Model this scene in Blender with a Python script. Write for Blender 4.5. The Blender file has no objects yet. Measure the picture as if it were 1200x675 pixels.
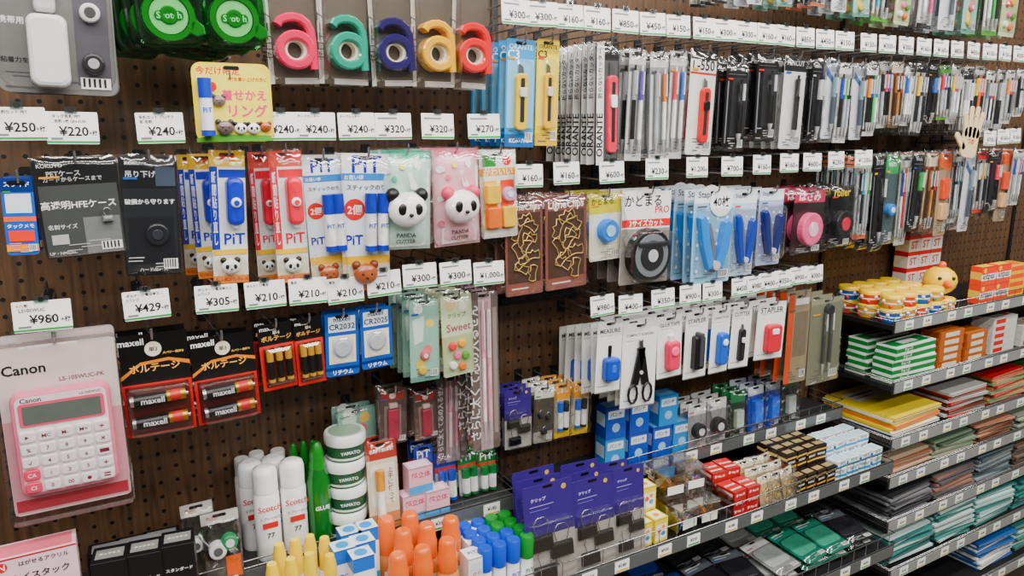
import bpy, math, random
from mathutils import Matrix, Vector
random.seed(11)
COL=bpy.context.scene.collection
rad=math.radians
# ---------------------------------------------------------------- camera
F=870.0; P=rad(12.1); YW=rad(30)
CAM=Vector((0,-1.25,1.5))
FW=Vector((math.sin(YW)*math.cos(P),math.cos(YW)*math.cos(P),-math.sin(P)))
RT=Vector((math.cos(YW),-math.sin(YW),0)); UP=RT.cross(FW)
def ray(u,v): return FW+RT*((u-600)/F)+UP*((337.5-v)/F)
def PY(u,v,y):
    r=ray(u,v); s=(y-CAM.y)/r.y; return CAM.x+r.x*s, CAM.z+r.z*s
def BX(b,y):
    u0,v0,u1,v1=b; uc=(u0+u1)/2; vc=(v0+v1)/2
    x0=PY(u0,vc,y)[0]; x1=PY(u1,vc,y)[0]; z0=PY(uc,v0,y)[1]; z1=PY(uc,v1,y)[1]
    return (x0+x1)/2, z0, x1-x0, z0-z1
cd=bpy.data.cameras.new('camera'); cd.sensor_width=36; cd.lens=F/1200*36; cd.clip_start=.02
co=bpy.data.objects.new('camera',cd); COL.objects.link(co)
mw=Matrix((RT,UP,-FW)).transposed().to_4x4(); mw.translation=CAM; co.matrix_world=mw
bpy.context.scene.camera=co
# ---------------------------------------------------------------- materials
MC={}
def lin(h):
    h=h.lstrip('#'); v=[(int(h[i:i+2],16)/255)**1.26 for i in (0,2,4)]
    L=.3*v[0]+.59*v[1]+.11*v[2]; v=[min(1,max(0,L+(c-L)*1.2)) for c in v]
    return [c/12.92 if c<=.04045 else ((c+.055)/1.055)**2.4 for c in v]+[1]
def M(h,rough=.33,metal=0.0,coat=0.0,trans=0.0):
    k=(h,rough,metal,coat,trans)
    if k in MC: return MC[k]
    m=bpy.data.materials.new('surface_'+h); m.use_nodes=True; nt=m.node_tree; b=nt.nodes['Principled BSDF']
    b.inputs['Roughness'].default_value=rough; b.inputs['Metallic'].default_value=metal
    if coat: b.inputs['Coat Weight'].default_value=coat; b.inputs['Coat Roughness'].default_value=.08
    if trans: b.inputs['Transmission Weight'].default_value=trans; b.inputs['IOR'].default_value=1.2
    n=nt.nodes.new('ShaderNodeTexNoise'); n.inputs['Scale'].default_value=60; n.inputs['Detail'].default_value=1
    tc=nt.nodes.new('ShaderNodeTexCoord'); nt.links.new(tc.outputs['Object'],n.inputs['Vector'])
    mx=nt.nodes.new('ShaderNodeMix'); mx.data_type='RGBA'
    c=lin(h); mx.inputs[6].default_value=[x*.88 for x in c[:3]]+[1]; mx.inputs[7].default_value=[min(1,x*1.06) for x in c[:3]]+[1]
    nt.links.new(n.outputs['Fac'],mx.inputs[0]); nt.links.new(mx.outputs[2],b.inputs['Base Color'])
    MC[k]=m; return m
def CLEAR(h='ffffff',fac=.10,rough=.1):
    k=('clr',h,fac,rough)
    if k in MC: return MC[k]
    m=bpy.data.materials.new('clear_plastic_'+h); m.use_nodes=True; nt=m.node_tree; nt.nodes.clear()
    o=nt.nodes.new('ShaderNodeOutputMaterial'); mx=nt.nodes.new('ShaderNodeMixShader')
    t=nt.nodes.new('ShaderNodeBsdfTransparent'); t.inputs[0].default_value=lin(h)
    g=nt.nodes.new('ShaderNodeBsdfGlossy'); g.inputs['Roughness'].default_value=rough
    lw=nt.nodes.new('ShaderNodeLayerWeight'); lw.inputs[0].default_value=.35
    ma=nt.nodes.new('ShaderNodeMath'); ma.operation='MULTIPLY_ADD'; ma.inputs[1].default_value=.45; ma.inputs[2].default_value=fac
    nt.links.new(lw.outputs['Facing'],ma.inputs[0]); nt.links.new(ma.outputs[0],mx.inputs[0])
    nt.links.new(t.outputs[0],mx.inputs[1]); nt.links.new(g.outputs[0],mx.inputs[2]); nt.links.new(mx.outputs[0],o.inputs[0])
    MC[k]=m; return m
def PEG():
    m=bpy.data.materials.new('walnut_pegboard'); m.use_nodes=True; nt=m.node_tree; N=nt.nodes.new; L=nt.links.new
    b=nt.nodes['Principled BSDF']; b.inputs['Roughness'].default_value=.5
    tc=N('ShaderNodeTexCoord'); mp=N('ShaderNodeMapping'); mp.inputs['Scale'].default_value=(60,1,4); L(tc.outputs['Object'],mp.inputs[0])
    n=N('ShaderNodeTexNoise'); n.inputs['Scale'].default_value=2.0; n.inputs['Detail'].default_value=6; L(mp.outputs[0],n.inputs['Vector'])
    cr=N('ShaderNodeValToRGB'); cr.color_ramp.elements[0].position=.3; cr.color_ramp.elements[0].color=lin('4c3a2c')
    cr.color_ramp.elements[1].position=.75; cr.color_ramp.elements[1].color=lin('7a6148'); L(n.outputs['Fac'],cr.inputs[0])
    sx=N('ShaderNodeSeparateXYZ'); L(tc.outputs['Object'],sx.inputs[0]); cb=N('ShaderNodeCombineXYZ')
    for i in (0,2):
        d=N('ShaderNodeMath'); d.operation='DIVIDE'; d.inputs[1].default_value=.025; L(sx.outputs[i],d.inputs[0])
        fr=N('ShaderNodeMath'); fr.operation='FRACT'; L(d.outputs[0],fr.inputs[0])
        s=N('ShaderNodeMath'); s.operation='SUBTRACT'; s.inputs[1].default_value=.5; L(fr.outputs[0],s.inputs[0]); L(s.outputs[0],cb.inputs[0 if i==0 else 1])
    ln=N('ShaderNodeVectorMath'); ln.operation='LENGTH'; L(cb.outputs[0],ln.inputs[0])
    lt=N('ShaderNodeMath'); lt.operation='LESS_THAN'; lt.inputs[1].default_value=.13; L(ln.outputs['Value'],lt.inputs[0])
    mx=N('ShaderNodeMix'); mx.data_type='RGBA'; L(lt.outputs[0],mx.inputs[0]); L(cr.outputs[0],mx.inputs[6]); mx.inputs[7].default_value=(.001,.001,.001,1)
    L(mx.outputs[2],b.inputs['Base Color']); return m
# ---------------------------------------------------------------- mesh builder
TX={}
def textgeo(s,bold):
    k=(s,bold)
    if k in TX: return TX[k]
    cu=bpy.data.curves.new('t','FONT'); cu.body=s; cu.resolution_u=2
    if bold: cu.offset=.018
    ob=bpy.data.objects.new('t',cu); COL.objects.link(ob)
    dg=bpy.context.evaluated_depsgraph_get(); me=bpy.data.meshes.new_from_object(ob.evaluated_get(dg))
    vs=[(v.co.x,v.co.y) for v in me.vertices]; fs=[tuple(p.vertices) for p in me.polygons]
    bpy.data.objects.remove(ob); bpy.data.curves.remove(cu); bpy.data.meshes.remove(me)
    if not vs: vs=[(0,0),(.01,0),(.01,.01)]; fs=[(0,1,2)]
    xs=[v[0] for v in vs]; ys=[v[1] for v in vs]
    cx=(min(xs)+max(xs))/2; cy=(min(ys)+max(ys))/2
    TX[k]=([(x-cx,y-cy) for x,y in vs],fs,max(xs)-min(xs),max(ys)-min(ys)); return TX[k]
class MB:
    def __init__(s): s.v=[];s.f=[];s.mi=[];s.sm=[];s.mats=[];s.T=Matrix();s.bulge=None
    def m(s,mat):
        if isinstance(mat,str): mat=M(mat)
        if mat not in s.mats: s.mats.append(mat)
        return s.mats.index(mat)
    def add(s,vs,fs,mat,smooth=False):
        b=len(s.v); T=s.T
        for p in vs:
            if s.bulge: p=(p[0],p[1]-s.bulge(p[0],p[2]),p[2])
            s.v.append(tuple(T@Vector(p)))
        i=s.m(mat)
        for q in fs: s.f.append(tuple(b+k for k in q)); s.mi.append(i); s.sm.append(smooth)
    def box(s,x0,y0,z0,x1,y1,z1,mat):
        vs=[(x,y,z) for x in (x0,x1) for y in (y0,y1) for z in (z0,z1)]
        s.add(vs,[(0,1,3,2),(4,6,7,5),(0,4,5,1),(2,3,7,6),(0,2,6,4),(1,5,7,3)],mat)
    def prism(s,pts,yb,yf,mat,ch=0.0,fmat=None):
        n=len(pts); cx=sum(p[0] for p in pts)/n; cz=sum(p[1] for p in pts)/n
        ex=max(abs(p[0]-cx) for p in pts); ez=max(abs(p[1]-cz) for p in pts)
        rings=[(yb,1,1)]
        if ch: rings+=[(yf+ch,1,1),(yf+ch*.3,max(.1,1-.3*ch/ex),max(.1,1-.3*ch/ez)),(yf,max(.1,1-ch/ex),max(.1,1-ch/ez))]
        else: rings+=[(yf,1,1)]
        vs=[]; fs=[]
        for y,a,b in rings: vs+=[(cx+(p[0]-cx)*a,y,cz+(p[1]-cz)*b) for p in pts]
        for r in range(len(rings)-1):
            for i in range(n):
                j=(i+1)%n; fs.append((r*n+i,r*n+j,(r+1)*n+j,(r+1)*n+i))
        fs.append(tuple(range(n))); s.add(vs,fs,mat)
        l=[vs[(len(rings)-1)*n+i] for i in range(n)]; s.add(l,[tuple(range(n))],fmat or mat)
    def rr(s,x0,z0,x1,z1,r,n=4):
        r=min(r,abs(x1-x0)/2*.99,abs(z1-z0)/2*.99); o=[]
        if z0>z1: z0,z1=z1,z0
        for cx,cz,a in ((x1-r,z1-r,0),(x0+r,z1-r,90),(x0+r,z0+r,180),(x1-r,z0+r,270)):
            for i in range(n+1):
                t=rad(a+90*i/n); o.append((cx+r*math.cos(t),cz+r*math.sin(t)))
        return o
    def slab(s,x0,z0,x1,z1,yb,yf,r,mat,ch=0,fmat=None): s.prism(s.rr(x0,z0,x1,z1,r),yb,yf,mat,ch,fmat)
    def cyl(s,p0,p1,r0,r1,mat,n=14,cap=True):
        p0=Vector(p0);p1=Vector(p1); q=(p1-p0).to_track_quat('Z','Y'); vs=[]
        for p,r in ((p0,r0),(p1,r1)):
            for i in range(n):
                a=2*math.pi*i/n; vs.append(tuple(p+q@Vector((r*math.cos(a),r*math.sin(a),0))))
        s.add(vs,[(i,(i+1)%n,n+(i+1)%n,n+i) for i in range(n)],mat,True)
        if cap:
            s.add(vs[:n],[tuple(range(n))],mat); s.add(vs[n:],[tuple(range(n))],mat)
    def lathe(s,prof,c,mat,n=18,sx=1,sy=1):
        vs=[];k=len(prof)
        for r,z in prof:
            for i in range(n):
                a=2*math.pi*i/n; vs.append((c[0]+r*math.cos(a)*sx,c[1]+r*math.sin(a)*sy,c[2]+z))
        s.add(vs,[(j*n+i,j*n+(i+1)%n,(j+1)*n+(i+1)%n,(j+1)*n+i) for j in range(k-1) for i in range(n)],mat,True)
        s.add(vs[-n:],[tuple(range(n))],mat); s.add(vs[:n],[tuple(range(n))],mat)
    def ball(s,c,r,mat,n=14,sz=1,sy=1):
        k=8; s.lathe([(r*math.sin(math.pi*(j+.15)/(k+.3)),-r*math.cos(math.pi*(j+.15)/(k+.3))*sz) for j in range(k+1)],c,mat,n,1,sy)
    def tube(s,pts,r,mat,n=6,closed=False):
        pts=[Vector(p) for p in pts]; k=len(pts); vs=[]; up=None
        for i,p in enumerate(pts):
            a=pts[(i-1)%k] if (closed or i>0) else p; b=pts[(i+1)%k] if (closed or i<k-1) else p
            d=(b-a).normalized()
            if up is None: up=Vector((0,0,1)) if abs(d.z)<.8 else Vector((0,1,0))
            e=d.cross(up)
            if e.length<1e-4: e=d.orthogonal()
            e.normalize(); up=e.cross(d).normalized()
            for j in range(n):
                t=2*math.pi*j/n; vs.append(tuple(p+e*r*math.cos(t)+up*r*math.sin(t)))
        fs=[(i*n+j,i*n+(j+1)%n,((i+1)%k)*n+(j+1)%n,((i+1)%k)*n+j) for i in range(k if closed else k-1) for j in range(n)]
        s.add(vs,fs,mat,True)
        if not closed: s.add(vs[:n],[tuple(range(n))],mat); s.add(vs[-n:],[tuple(range(n))],mat)
    def band(s,pts,t,yb,yf,mat,closed=False,ch=.0025):
        """chunky strip of in-plane thickness t following pts, bevelled front edges"""
        k=len(pts); sec=[(-t/2,yb),(-t/2,yf+ch),(-t/2+ch,yf),(t/2-ch,yf),(t/2,yf+ch),(t/2,yb)]; n=len(sec); vs=[]
        for i,(x,z) in enumerate(pts):
            a=pts[(i-1)%k] if (closed or i>0) else pts[i]; b=pts[(i+1)%k] if (closed or i<k-1) else pts[i]
            dx,dz=b[0]-a[0],b[1]-a[1]; l=math.hypot(dx,dz); nx,nz=-dz/l,dx/l
            vs+=[(x+nx*o,y,z+nz*o) for o,y in sec]
        s.add(vs,[(i*n+j,i*n+(j+1)%n,((i+1)%k)*n+(j+1)%n,((i+1)%k)*n+j) for i in range(k if closed else k-1) for j in range(n)],mat)
        if not closed: s.add(vs[:n],[tuple(range(n))],mat); s.add(vs[-n:],[tuple(range(n))],mat)
    def ring(s,cx,cz,ro,ri,yb,yf,mat,n=26):
        vs=[];fs=[]
        for r,y in ((ri,yb),(ro,yb),(ro,yf),(ri,yf)):
            vs+=[(cx+r*math.cos(2*math.pi*i/n),y,cz+r*math.sin(2*math.pi*i/n)) for i in range(n)]
        for k in range(4):
            for i in range(n): fs.append((k*n+i,k*n+(i+1)%n,((k+1)%4)*n+(i+1)%n,((k+1)%4)*n+i))
        s.add(vs,fs,mat)
    def text(s,t,cx,cz,y,mat,w=None,h=None,rot=0,bold=True,mh=None):
        vs,fs,W,H=textgeo(t,bold)
        if w is None: k=h/H; kz=k
        else:
            k=w/W; kz=k
            if h: kz=h/H
        if mh and kz*H>mh: k=kz=mh/H
        c,q=math.cos(rad(rot)),math.sin(rad(rot)); o=[]
        for x,z in vs:
            x*=k; z*=kz; o.append((cx+x*c-z*q,y,cz+x*q+z*c))
        s.add(o,fs,mat)
    def build(s,name):
        me=bpy.data.meshes.new(name); me.from_pydata(s.v,[],s.f)
        for m in s.mats: me.materials.append(m)
        me.polygons.foreach_set('material_index',s.mi); me.polygons.foreach_set('use_smooth',s.sm); me.update(); return me
def draw(m,w,h,deco,y):
    """printed decoration on a face: fractions from the top-left corner"""
    X=lambda a:(a-.5)*w; Z=lambda b:-b*h
    for k,d in enumerate(deco):
        yy=y-.00012*(k+1); t=d[0]; c=d[-1]
        if t=='r':
            if m.bulge:
                n=8; vs=[(X(d[1]+(d[3]-d[1])*i/n),yy-.0004*k,Z(d[2]+(d[4]-d[2])*j/n)) for j in range(n+1) for i in range(n+1)]
                m.add(vs,[(j*(n+1)+i,j*(n+1)+i+1,(j+1)*(n+1)+i+1,(j+1)*(n+1)+i) for j in range(n) for i in range(n)],c,True)
            else: m.add([(X(d[1]),yy,Z(d[2])),(X(d[3]),yy,Z(d[2])),(X(d[3]),yy,Z(d[4])),(X(d[1]),yy,Z(d[4]))],[(0,1,2,3)],c)
            continue
        if m.bulge: yy-=.0008
        if t=='o': m.add([(p[0],yy,p[1]) for p in m.rr(X(d[1]),Z(d[2]),X(d[3]),Z(d[4]),.25*w)],[tuple(range(20))],c)
        elif t=='c': m.add([(X(d[1])+d[3]*w*math.cos(i*.3142),yy,Z(d[2])+d[3]*w*math.sin(i*.3142)) for i in range(20)],[tuple(range(20))],c)
        elif t=='t': m.text(d[1],X(d[2]),Z(d[3]),yy,c,w=d[4]*w)
        elif t=='R': m.text(d[1],X(d[2]),Z(d[3]),yy,c,w=d[4]*h,rot=90)
        elif t=='v': m.text('\n'.join(d[1]),X(d[2]),Z(d[3]),yy,c,h=d[4]*h,w=d[5]*w)
        elif t=='l': m.add([(X(p[0]),yy,Z(p[1])) for p in d[1]],[tuple(range(len(d[1])))],c)
# ---------------------------------------------------------------- objects
def thing(name,label,cat,parts,loc,rz=0,rx=0,ry=0,group=None,kind=None):
    if len(parts)==1 and len(parts[0])<3:
        root=bpy.data.objects.new(name,parts[0][1]); COL.objects.link(root)
    else:
        root=bpy.data.objects.new(name,None); root.empty_display_size=.01; COL.objects.link(root)
        for p in parts:
            o=bpy.data.objects.new(p[0],p[1]); COL.objects.link(o); o.parent=root
            if p[0]=='paper_clips': o['kind']='stuff'
            if len(p)>2:
                for q in p[2]:
                    c=bpy.data.objects.new(q[0],q[1]); COL.objects.link(c); c.parent=o
    root.location=loc; root.rotation_euler=(rad(rx),rad(ry),rad(rz)); root['label']=label; root['category']=cat
    if group: root['group']=group
    if kind: root['kind']=kind
    return root
def struct(name,mb):
    o=bpy.data.objects.new(name,mb.build(name)); COL.objects.link(o); o['kind']='structure'; return o
WIRE=M('b8b8b8',.25,.9)
# ---------- contents
def c_pen(m,w,h,x,z0,z1,r,col,cap='222222'):
    X=(x-.5)*w; a=-z0*h; b=-z1*h; L=a-b; y=-r-.002
    m.cyl((X,y,a),(X,y,a-L*.06),r*.5,r*.5,cap,8); m.cyl((X,y,a-L*.06),(X,y,a-L*.38),r,r,col,8)
    m.cyl((X,y,a-L*.38),(X,y,a-L*.82),r*.95,r,cap if cap!=col else col,8); m.cyl((X,y,a-L*.82),(X,y,b),r*.9,r*.15,'c9c9c9',8)
    m.box(X-r*.25,y-r*1.7,a-L*.32,X+r*.25,y-r*1.0,a-L*.07,'d5d5d5')
def c_slab(m,w,h,x0,z0,x1,z1,t,r,col,ch=.002): m.slab((x0-.5)*w,-z1*h,(x1-.5)*w,-z0*h,-.0008,-t,r,col,min(ch,t*.4))
def c_disc(m,w,h,x,z,r,t,col,ri=None,icol=None):
    cx=(x-.5)*w; cz=-z*h; R=r*w
    pts=[(cx+R*math.cos(i*.2618),cz+R*math.sin(i*.2618)) for i in range(24)]; m.prism(pts,-.0008,-t,col,min(.003,t*.4))
    if ri: q=[(cx+ri*w*math.cos(i*.2618),cz+ri*w*math.sin(i*.2618)) for i in range(24)]; m.prism(q,-t+.0005,-t-.0015,icol,.0005)
def c_scissors(m,w,h,x,z0,z1,wd,col='1a1a1a'):
    X=(x-.5)*w; a=-z0*h; b=-z1*h; L=a-b; W=wd*w
    for s in (-1,1):
        m.prism([(X-s*W*.08,a),(X+s*W*.05,a-L*.03),(X+s*W*.2,a-L*.55),(X-s*W*.05,a-L*.6)],-.002,-.004-s*.001,M('9a9a9a',.25,.9))
        m.prism([(X-s*W*.15,a-L*.12),(X+s*W*.1,a-L*.12),(X+s*W*.35,a-L*.7),(X+s*W*.08,a-L*.7)],-.002,-.007,col,.001)
        m.tube([(X+s*W*.28+W*.17*math.cos(t*.628),-.006,a-L*.83+L*.15*math.sin(t*.628)) for t in range(10)],.0028,col,6,True)
    m.cyl((X,-.002,a-L*.5),(X,-.009,a-L*.5),.004,.004,'cccccc',10)
def c_cutter(m,w,h,x,z0,z1,wd,col,sl='222222'):
    X=(x-.5)*w; a=-z0*h; b=-z1*h; L=a-b; W=wd*w/2
    m.prism([(X-W*.5,a),(X+W*.3,a-L*.05),(X+W*.5,a-L*.22),(X-W*.5,a-L*.22)],-.003,-.004,M('bdbdbd',.2,.9))
    m.slab(X-W,b,X+W,a-L*.15,-.0008,-.009,W*.7,col,.002)
    m.slab(X-W*.35,b+L*.12,X+W*.35,a-L*.22,-.008,-.0095,W*.2,'3a3a3a'); m.slab(X-W*.6,a-L*.5,X+W*.6,a-L*.36,-.009,-.013,W*.3,sl,.001)
def c_batt(m,w,h,x0,x1,z,r,tilt=0,body='151515',ring='c8a24a',tip='c03030'):
    a=(x0-.5)*w; b=(x1-.5)*w; zz=-z*h; y=-r-.002; dz=tilt
    A=Vector((a,y,zz-dz)); B=Vector((b,y,zz+dz)); g=lambda t:tuple(A.lerp(B,t))
    m.cyl(g(0),g(.06),r*.96,r,M('cccccc',.25,.9)); m.cyl(g(.06),g(.62),r,r,M(body,.3)); m.cyl(g(.62),g(.68),r*1.01,r*1.01,M(ring,.3,.8))
    m.cyl(g(.68),g(.86),r,r,tip); m.cyl(g(.86),g(.95),r,r*.97,M(ring,.3,.8)); m.cyl(g(.95),g(1),r*.35,r*.35,M('cccccc',.25,.9))
    m.text('maxell',(a+b)/2-.12*(b-a),zz,y-r-.0005,'e8e8e8',w=(b-a)*.4)
def c_staple(m,w,h,x,z0,z1,wd,col,met='c8c8c8'):
    """open hand stapler standing on end, jaws upward in a wide V"""
    X=(x-.5)*w; a=-z0*h; b=-z1*h; L=a-b; W=wd*w; C=M(col,.2,0,.5)
    m.prism([(X-W*.22,b+L*.02),(X-W*.5,b+L*.45),(X-W*.66,a-L*.04),(X-W*.5,a),(X-W*.36,a-L*.08),(X-W*.2,b+L*.5),(X-W*.02,b+L*.1)],-.001,-.015,C,.003)
    m.prism([(X-W*.0,b+L*.08),(X-W*.14,b+L*.5),(X-W*.3,a-L*.14),(X-W*.2,a-L*.15),(X+W*.0,b+L*.5),(X+W*.06,b+L*.08)],-.003,-.011,M(met,.3,.8))
    m.prism([(X+W*.02,b+L*.04),(X+W*.2,b+L*.5),(X+W*.32,a-L*.14),(X+W*.46,a-L*.10),(X+W*.62,a-L*.18),(X+W*.54,b+L*.45),(X+W*.3,b+L*.02)],-.001,-.015,C,.003)
    m.cyl((X+W*.04,-.002,b+L*.1),(X+W*.04,-.017,b+L*.1),W*.14,W*.14,'d8d8d8',12)
def c_bear(m,w,h,x,z,r,face='f4f4f2',ear='1a1a1a',eye='1a1a1a',patch=True,dy=0):
    X=(x-.5)*w; Z=-z*h; R=r*w; dy=-dy
    for s in (-1,1): m.ball((X+s*R*.72,dy-R*.3,Z+R*.7),R*.36,ear,10)
    m.ball((X,dy-R*.45,Z),R,M(face,.2,0,.5),16,.86,.5)
    for s in (-1,1):
        if patch: m.ball((X+s*R*.38,dy-R*.86,Z+R*.05),R*.24,eye,10,1.2,.35)
        else: m.ball((X+s*R*.36,dy-R*.88,Z+R*.05),R*.1,eye,8)
    m.ball((X,dy-R*.97,Z-R*.22),R*.12,'2a1a1a',8,.8)
def c_clip(m,w,h,x,z,wd,col='151515'):
    X=(x-.5)*w; Z=-z*h; W=wd*w/2
    m.prism([(X-W,Z-W*.7),(X+W,Z-W*.7),(X+W*.95,Z+W*.5),(X-W*.95,Z+W*.5)],-.001,-.010,col,.003)
    m.tube([(X-W*.4,-.006,Z+W*.45),(X-W*.7,-.006,Z+W*1.5),(X-W*.3,-.006,Z+W*2),(X+W*.3,-.006,Z+W*2),(X+W*.7,-.006,Z+W*1.5),(X+W*.4,-.006,Z+W*.45)],.0009,WIRE,5)
def c_gstick(m,w,h,x,z0,z1,r,body='f2f2f2',cap='1f3fa8',txt='PiT'):
    X=(x-.5)*w; a=-z0*h; b=-z1*h; L=a-b; y=-r-.001
    m.cyl((X,y,a),(X,y,a-L*.34),r,r,cap); m.cyl((X,y,a-L*.34),(X,y,b+L*.1),r*.94,r*.94,body); m.cyl((X,y,b+L*.1),(X,y,b),r,r,cap)
    if txt: m.text(txt,X,a-L*.55,y-r-.0004,cap,w=r*1.3)
def c_loop(m,w,h,cx,cz,r,col,a=0):
    X=(cx-.5)*w; Z=-cz*h; R=r*w; pts=[(-1,0),(-.9,.5),(-.3,.35),(0,.7),(.3,.35),(.9,.5),(1,0),(.9,-.5),(0,-.35),(-.9,-.5)]; c,s=math.cos(rad(a)),math.sin(rad(a))
    m.tube([(X+R*(x*c-z*s),-.003,Z+R*(x*s+z*c)) for x,z in pts],.0010,M(col,.3,.5),5,True)
def c_cd(m,w,h,cx,cz,s,col,rcol='ffffff'):
    """fat a-shaped tape cutter: thick open ring, right stem and hooked top arm, with a tape roll inside"""
    t=.0125; R=min(.0215,w*.47-t/2); X=(cx-.5)*w-.001; Z=-cz*h; C=M(col,.15,0,.8)
    m.band([(X+R*math.cos(a*.2244),Z+R*.92*math.sin(a*.2244)) for a in range(28)],t,-.003,-.026,C,True)
    m.band([(X-R*1.02,Z+R*1.52),(X-R*.85,Z+R*1.78),(X-R*.45,Z+R*1.95),(X,Z+R*2.0),(X+R*.45,Z+R*1.9),(X+R*.82,Z+R*1.6),(X+R*1.02,Z+R*1.15),(X+R*1.08,Z+R*.5),(X+R*1.08,Z-R*.6),(X+R*1.12,Z-R*1.2)],t*.92,-.004,-.025,C)
    m.ring(X,Z,R-t/2+.0005,R-t/2-.004,-.004,-.020,'efe9da')
FN=dict(pen=c_pen,slab=c_slab,disc=c_disc,sciss=c_scissors,cut=c_cutter,batt=c_batt,stap=c_staple,bear=c_bear,clip=c_clip,glue=c_gstick,loop=c_loop,cd=c_cd)
PK={}; KEEP=[]
IND=('bear_case','glue_stick','binder_clip','pen','marker','glue_pen','tape_block','sweet_clip','gold_clip','tape_roll','refill')
def pack(w,h,sp):
    k=(round(w,3),round(h,3),id(sp))
    if k in PK: return PK[k]
    KEEP.append(sp)
    parts=[]; m=MB(); r=sp.get('r',.004)
    t=sp.get('t',.0012); pf=sp.get('puff')
    m.slab(-w/2,-h,w/2,0,t/2,-t/2,r,sp.get('base','f0f0ee'))
    if pf:
        m.bulge=lambda x,z:pf*max(0,(1-(2*x/w)**4))*max(0,(1-(2*(z+h/2)/h)**6))*(1+.10*math.sin(x*310+z*120)+.08*math.sin(z*420-x*90))
        n=12; m.add([((i/n-.5)*w,-t/2,-j/n*h) for j in range(n+1) for i in range(n+1)],[(j*(n+1)+i,j*(n+1)+i+1,(j+1)*(n+1)+i+1,(j+1)*(n+1)+i) for j in range(n) for i in range(n)],M(sp['base'],.22,0,.5),True)
    else: m.add([(p[0],-t/2-.0004,p[1]) for p in m.rr(-.010,-.0085,.010,-.0035,.0025)],[tuple(range(20))],'101010')
    dc=list(sp.get('deco',[]))
    if not sp.get('clean') and not pf:
        q=random.Random(len(KEEP)); b_=sp.get('base','f0f0ee'); dark=int(b_[0:2],16)+int(b_[2:4],16)+int(b_[4:6],16)<380
        lc='c8c8c8' if dark else '6a6a6a'
        for i in range(5): x0=q.uniform(.05,.55); z0=.84+.028*i; dc.append(('r',x0,z0,x0+q.uniform(.12,.38),z0+.009,lc))
        dc.append(('r',.68,.86,.94,.95,'f4f4f2'))
        for i in range(5): dc.append(('r',.70+.045*i,.865,.72+.045*i,.935,'222222'))
        dc.append(('r',.06,.165,.3,.185,q.choice(['d03028','2a6ab8','e8b02a','3a9a5a',lc])))
    draw(m,w,h,dc,-t/2); m.bulge=None; parts.append(('backing_card',m.build('backing_card')))
    d={}
    for it in sp.get('items',[]): d.setdefault(it[0],[]).append(it)
    for nm,l in d.items():
        if sp.get('multi') or nm in IND:
            for it in l:
                m=MB(); FN[it[1]](m,w,h,*it[2:]); parts.append((nm,m.build(nm)))
        else:
            m=MB()
            for it in l: FN[it[1]](m,w,h,*it[2:])
            parts.append((nm,m.build(nm)))
    b=sp.get('blister')
    if b:
        m=MB(); m.slab((b[0]-.5)*w,-b[3]*h,(b[2]-.5)*w,-b[1]*h,-.0007,-b[4],b[5] if len(b)>5 else .008,CLEAR('ffffff',.06,.06),min(.006,b[4]*.5)); parts.append(('clear_blister',m.build('clear_blister')))
    if sp.get('film'):
        fz=sp['film']; nx,nz=9,14; vs=[]
        rr=random.Random(int(w*1e4+h*1e5))
        for j in range(nz+1):
            for i in range(nx+1):
                e=min(i,nx-i,j,nz-j); bulge=0 if e==0 else (fz*(.65+.7*rr.random()))
                vs.append((w*1.05*(i/nx-.5),-.001-bulge,-h*1.01*j/nz+.003))
        m=MB(); m.add(vs,[(j*(nx+1)+i,j*(nx+1)+i+1,(j+1)*(nx+1)+i+1,(j+1)*(nx+1)+i) for j in range(nz) for i in range(nx)],CLEAR('ffffff',.06,.11),True); parts.append(('film_wrapper',m.build('film_wrapper')))
    PK[k]=parts; return parts
# ---------- hooks and price tags
HK={}
def hook(x,z,d,dx=0,dz=.03,upper=True,L=.02):
    k=(round(dx,3),round(dz,3),upper,round(d,3))
    if k not in HK:
        m=MB(); m.slab(-.008,-.012,.008,.012,0,-.003,.003,'2a2a2a')
        m.tube([(0,-.002,0),(0,-d-.004,0),(0,-d-.011,.002),(0,-d-.014,.008),(0,-d-.0135,.016)],.0018,WIRE)
        if upper: m.tube([(0,-.002,.008),(0,-.02,dz),(dx,-d-.012,dz+.004),(dx,-d-.024,dz+.004)],.0016,WIRE)
        HK[k]=m.build('wire_hook')
    thing('wire_hook','chrome wire display hook fixed to the pegboard','hook',[('wire_hook',HK[k])],(x,0,z),group='display hooks')
TG={}
def tagmesh(txt,sub,w,h):
    k=(txt,sub,w)
    if k not in TG:
        m=MB(); m.slab(-w/2,-h/2,w/2,h/2,.0006,-.0006,.0015,'fdfdfb')
        m.box(-w/2,-.001,-h/2+.0012,w/2,-.0005,-h/2+.0036,'3fa45c')
        m.box(-w*.42,-.0011,-h*.36,-w*.2,-.0007,-h*.3,'8a8a8a')
        if sub:
            ln=sub.split('|')
            for i,s in enumerate(ln):
                if s: m.text(s,-w*.5+w*.06+min(w*.82,len(s)*.0042)/2,h*.36-i*h*.15,-.0009,'333333',w=min(w*.82,len(s)*.0042),mh=.0042)
        else: m.box(-w*.42,-.0011,h*.28,w*.1,-.0007,h*.34,'9a9a9a')
        m.text(txt,w*.02,-h*.1,-.0009,'1a1a1a',w=w*(.15*len(txt)),mh=h*.3); m.text('+税',w*.39,-h*.15,-.0009,'333333',w=w*.17)
        m.slab(-w*.12,h/2-.002,w*.12,h/2+.006,-.0008,-.0022,.001,CLEAR('e8f0f0',.25)); m.box(-.003,-.003,h/2,.003,.004,h/2+.005,'222222')
        TG[k]=m.build('price_tag')
    return TG[k]
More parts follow.
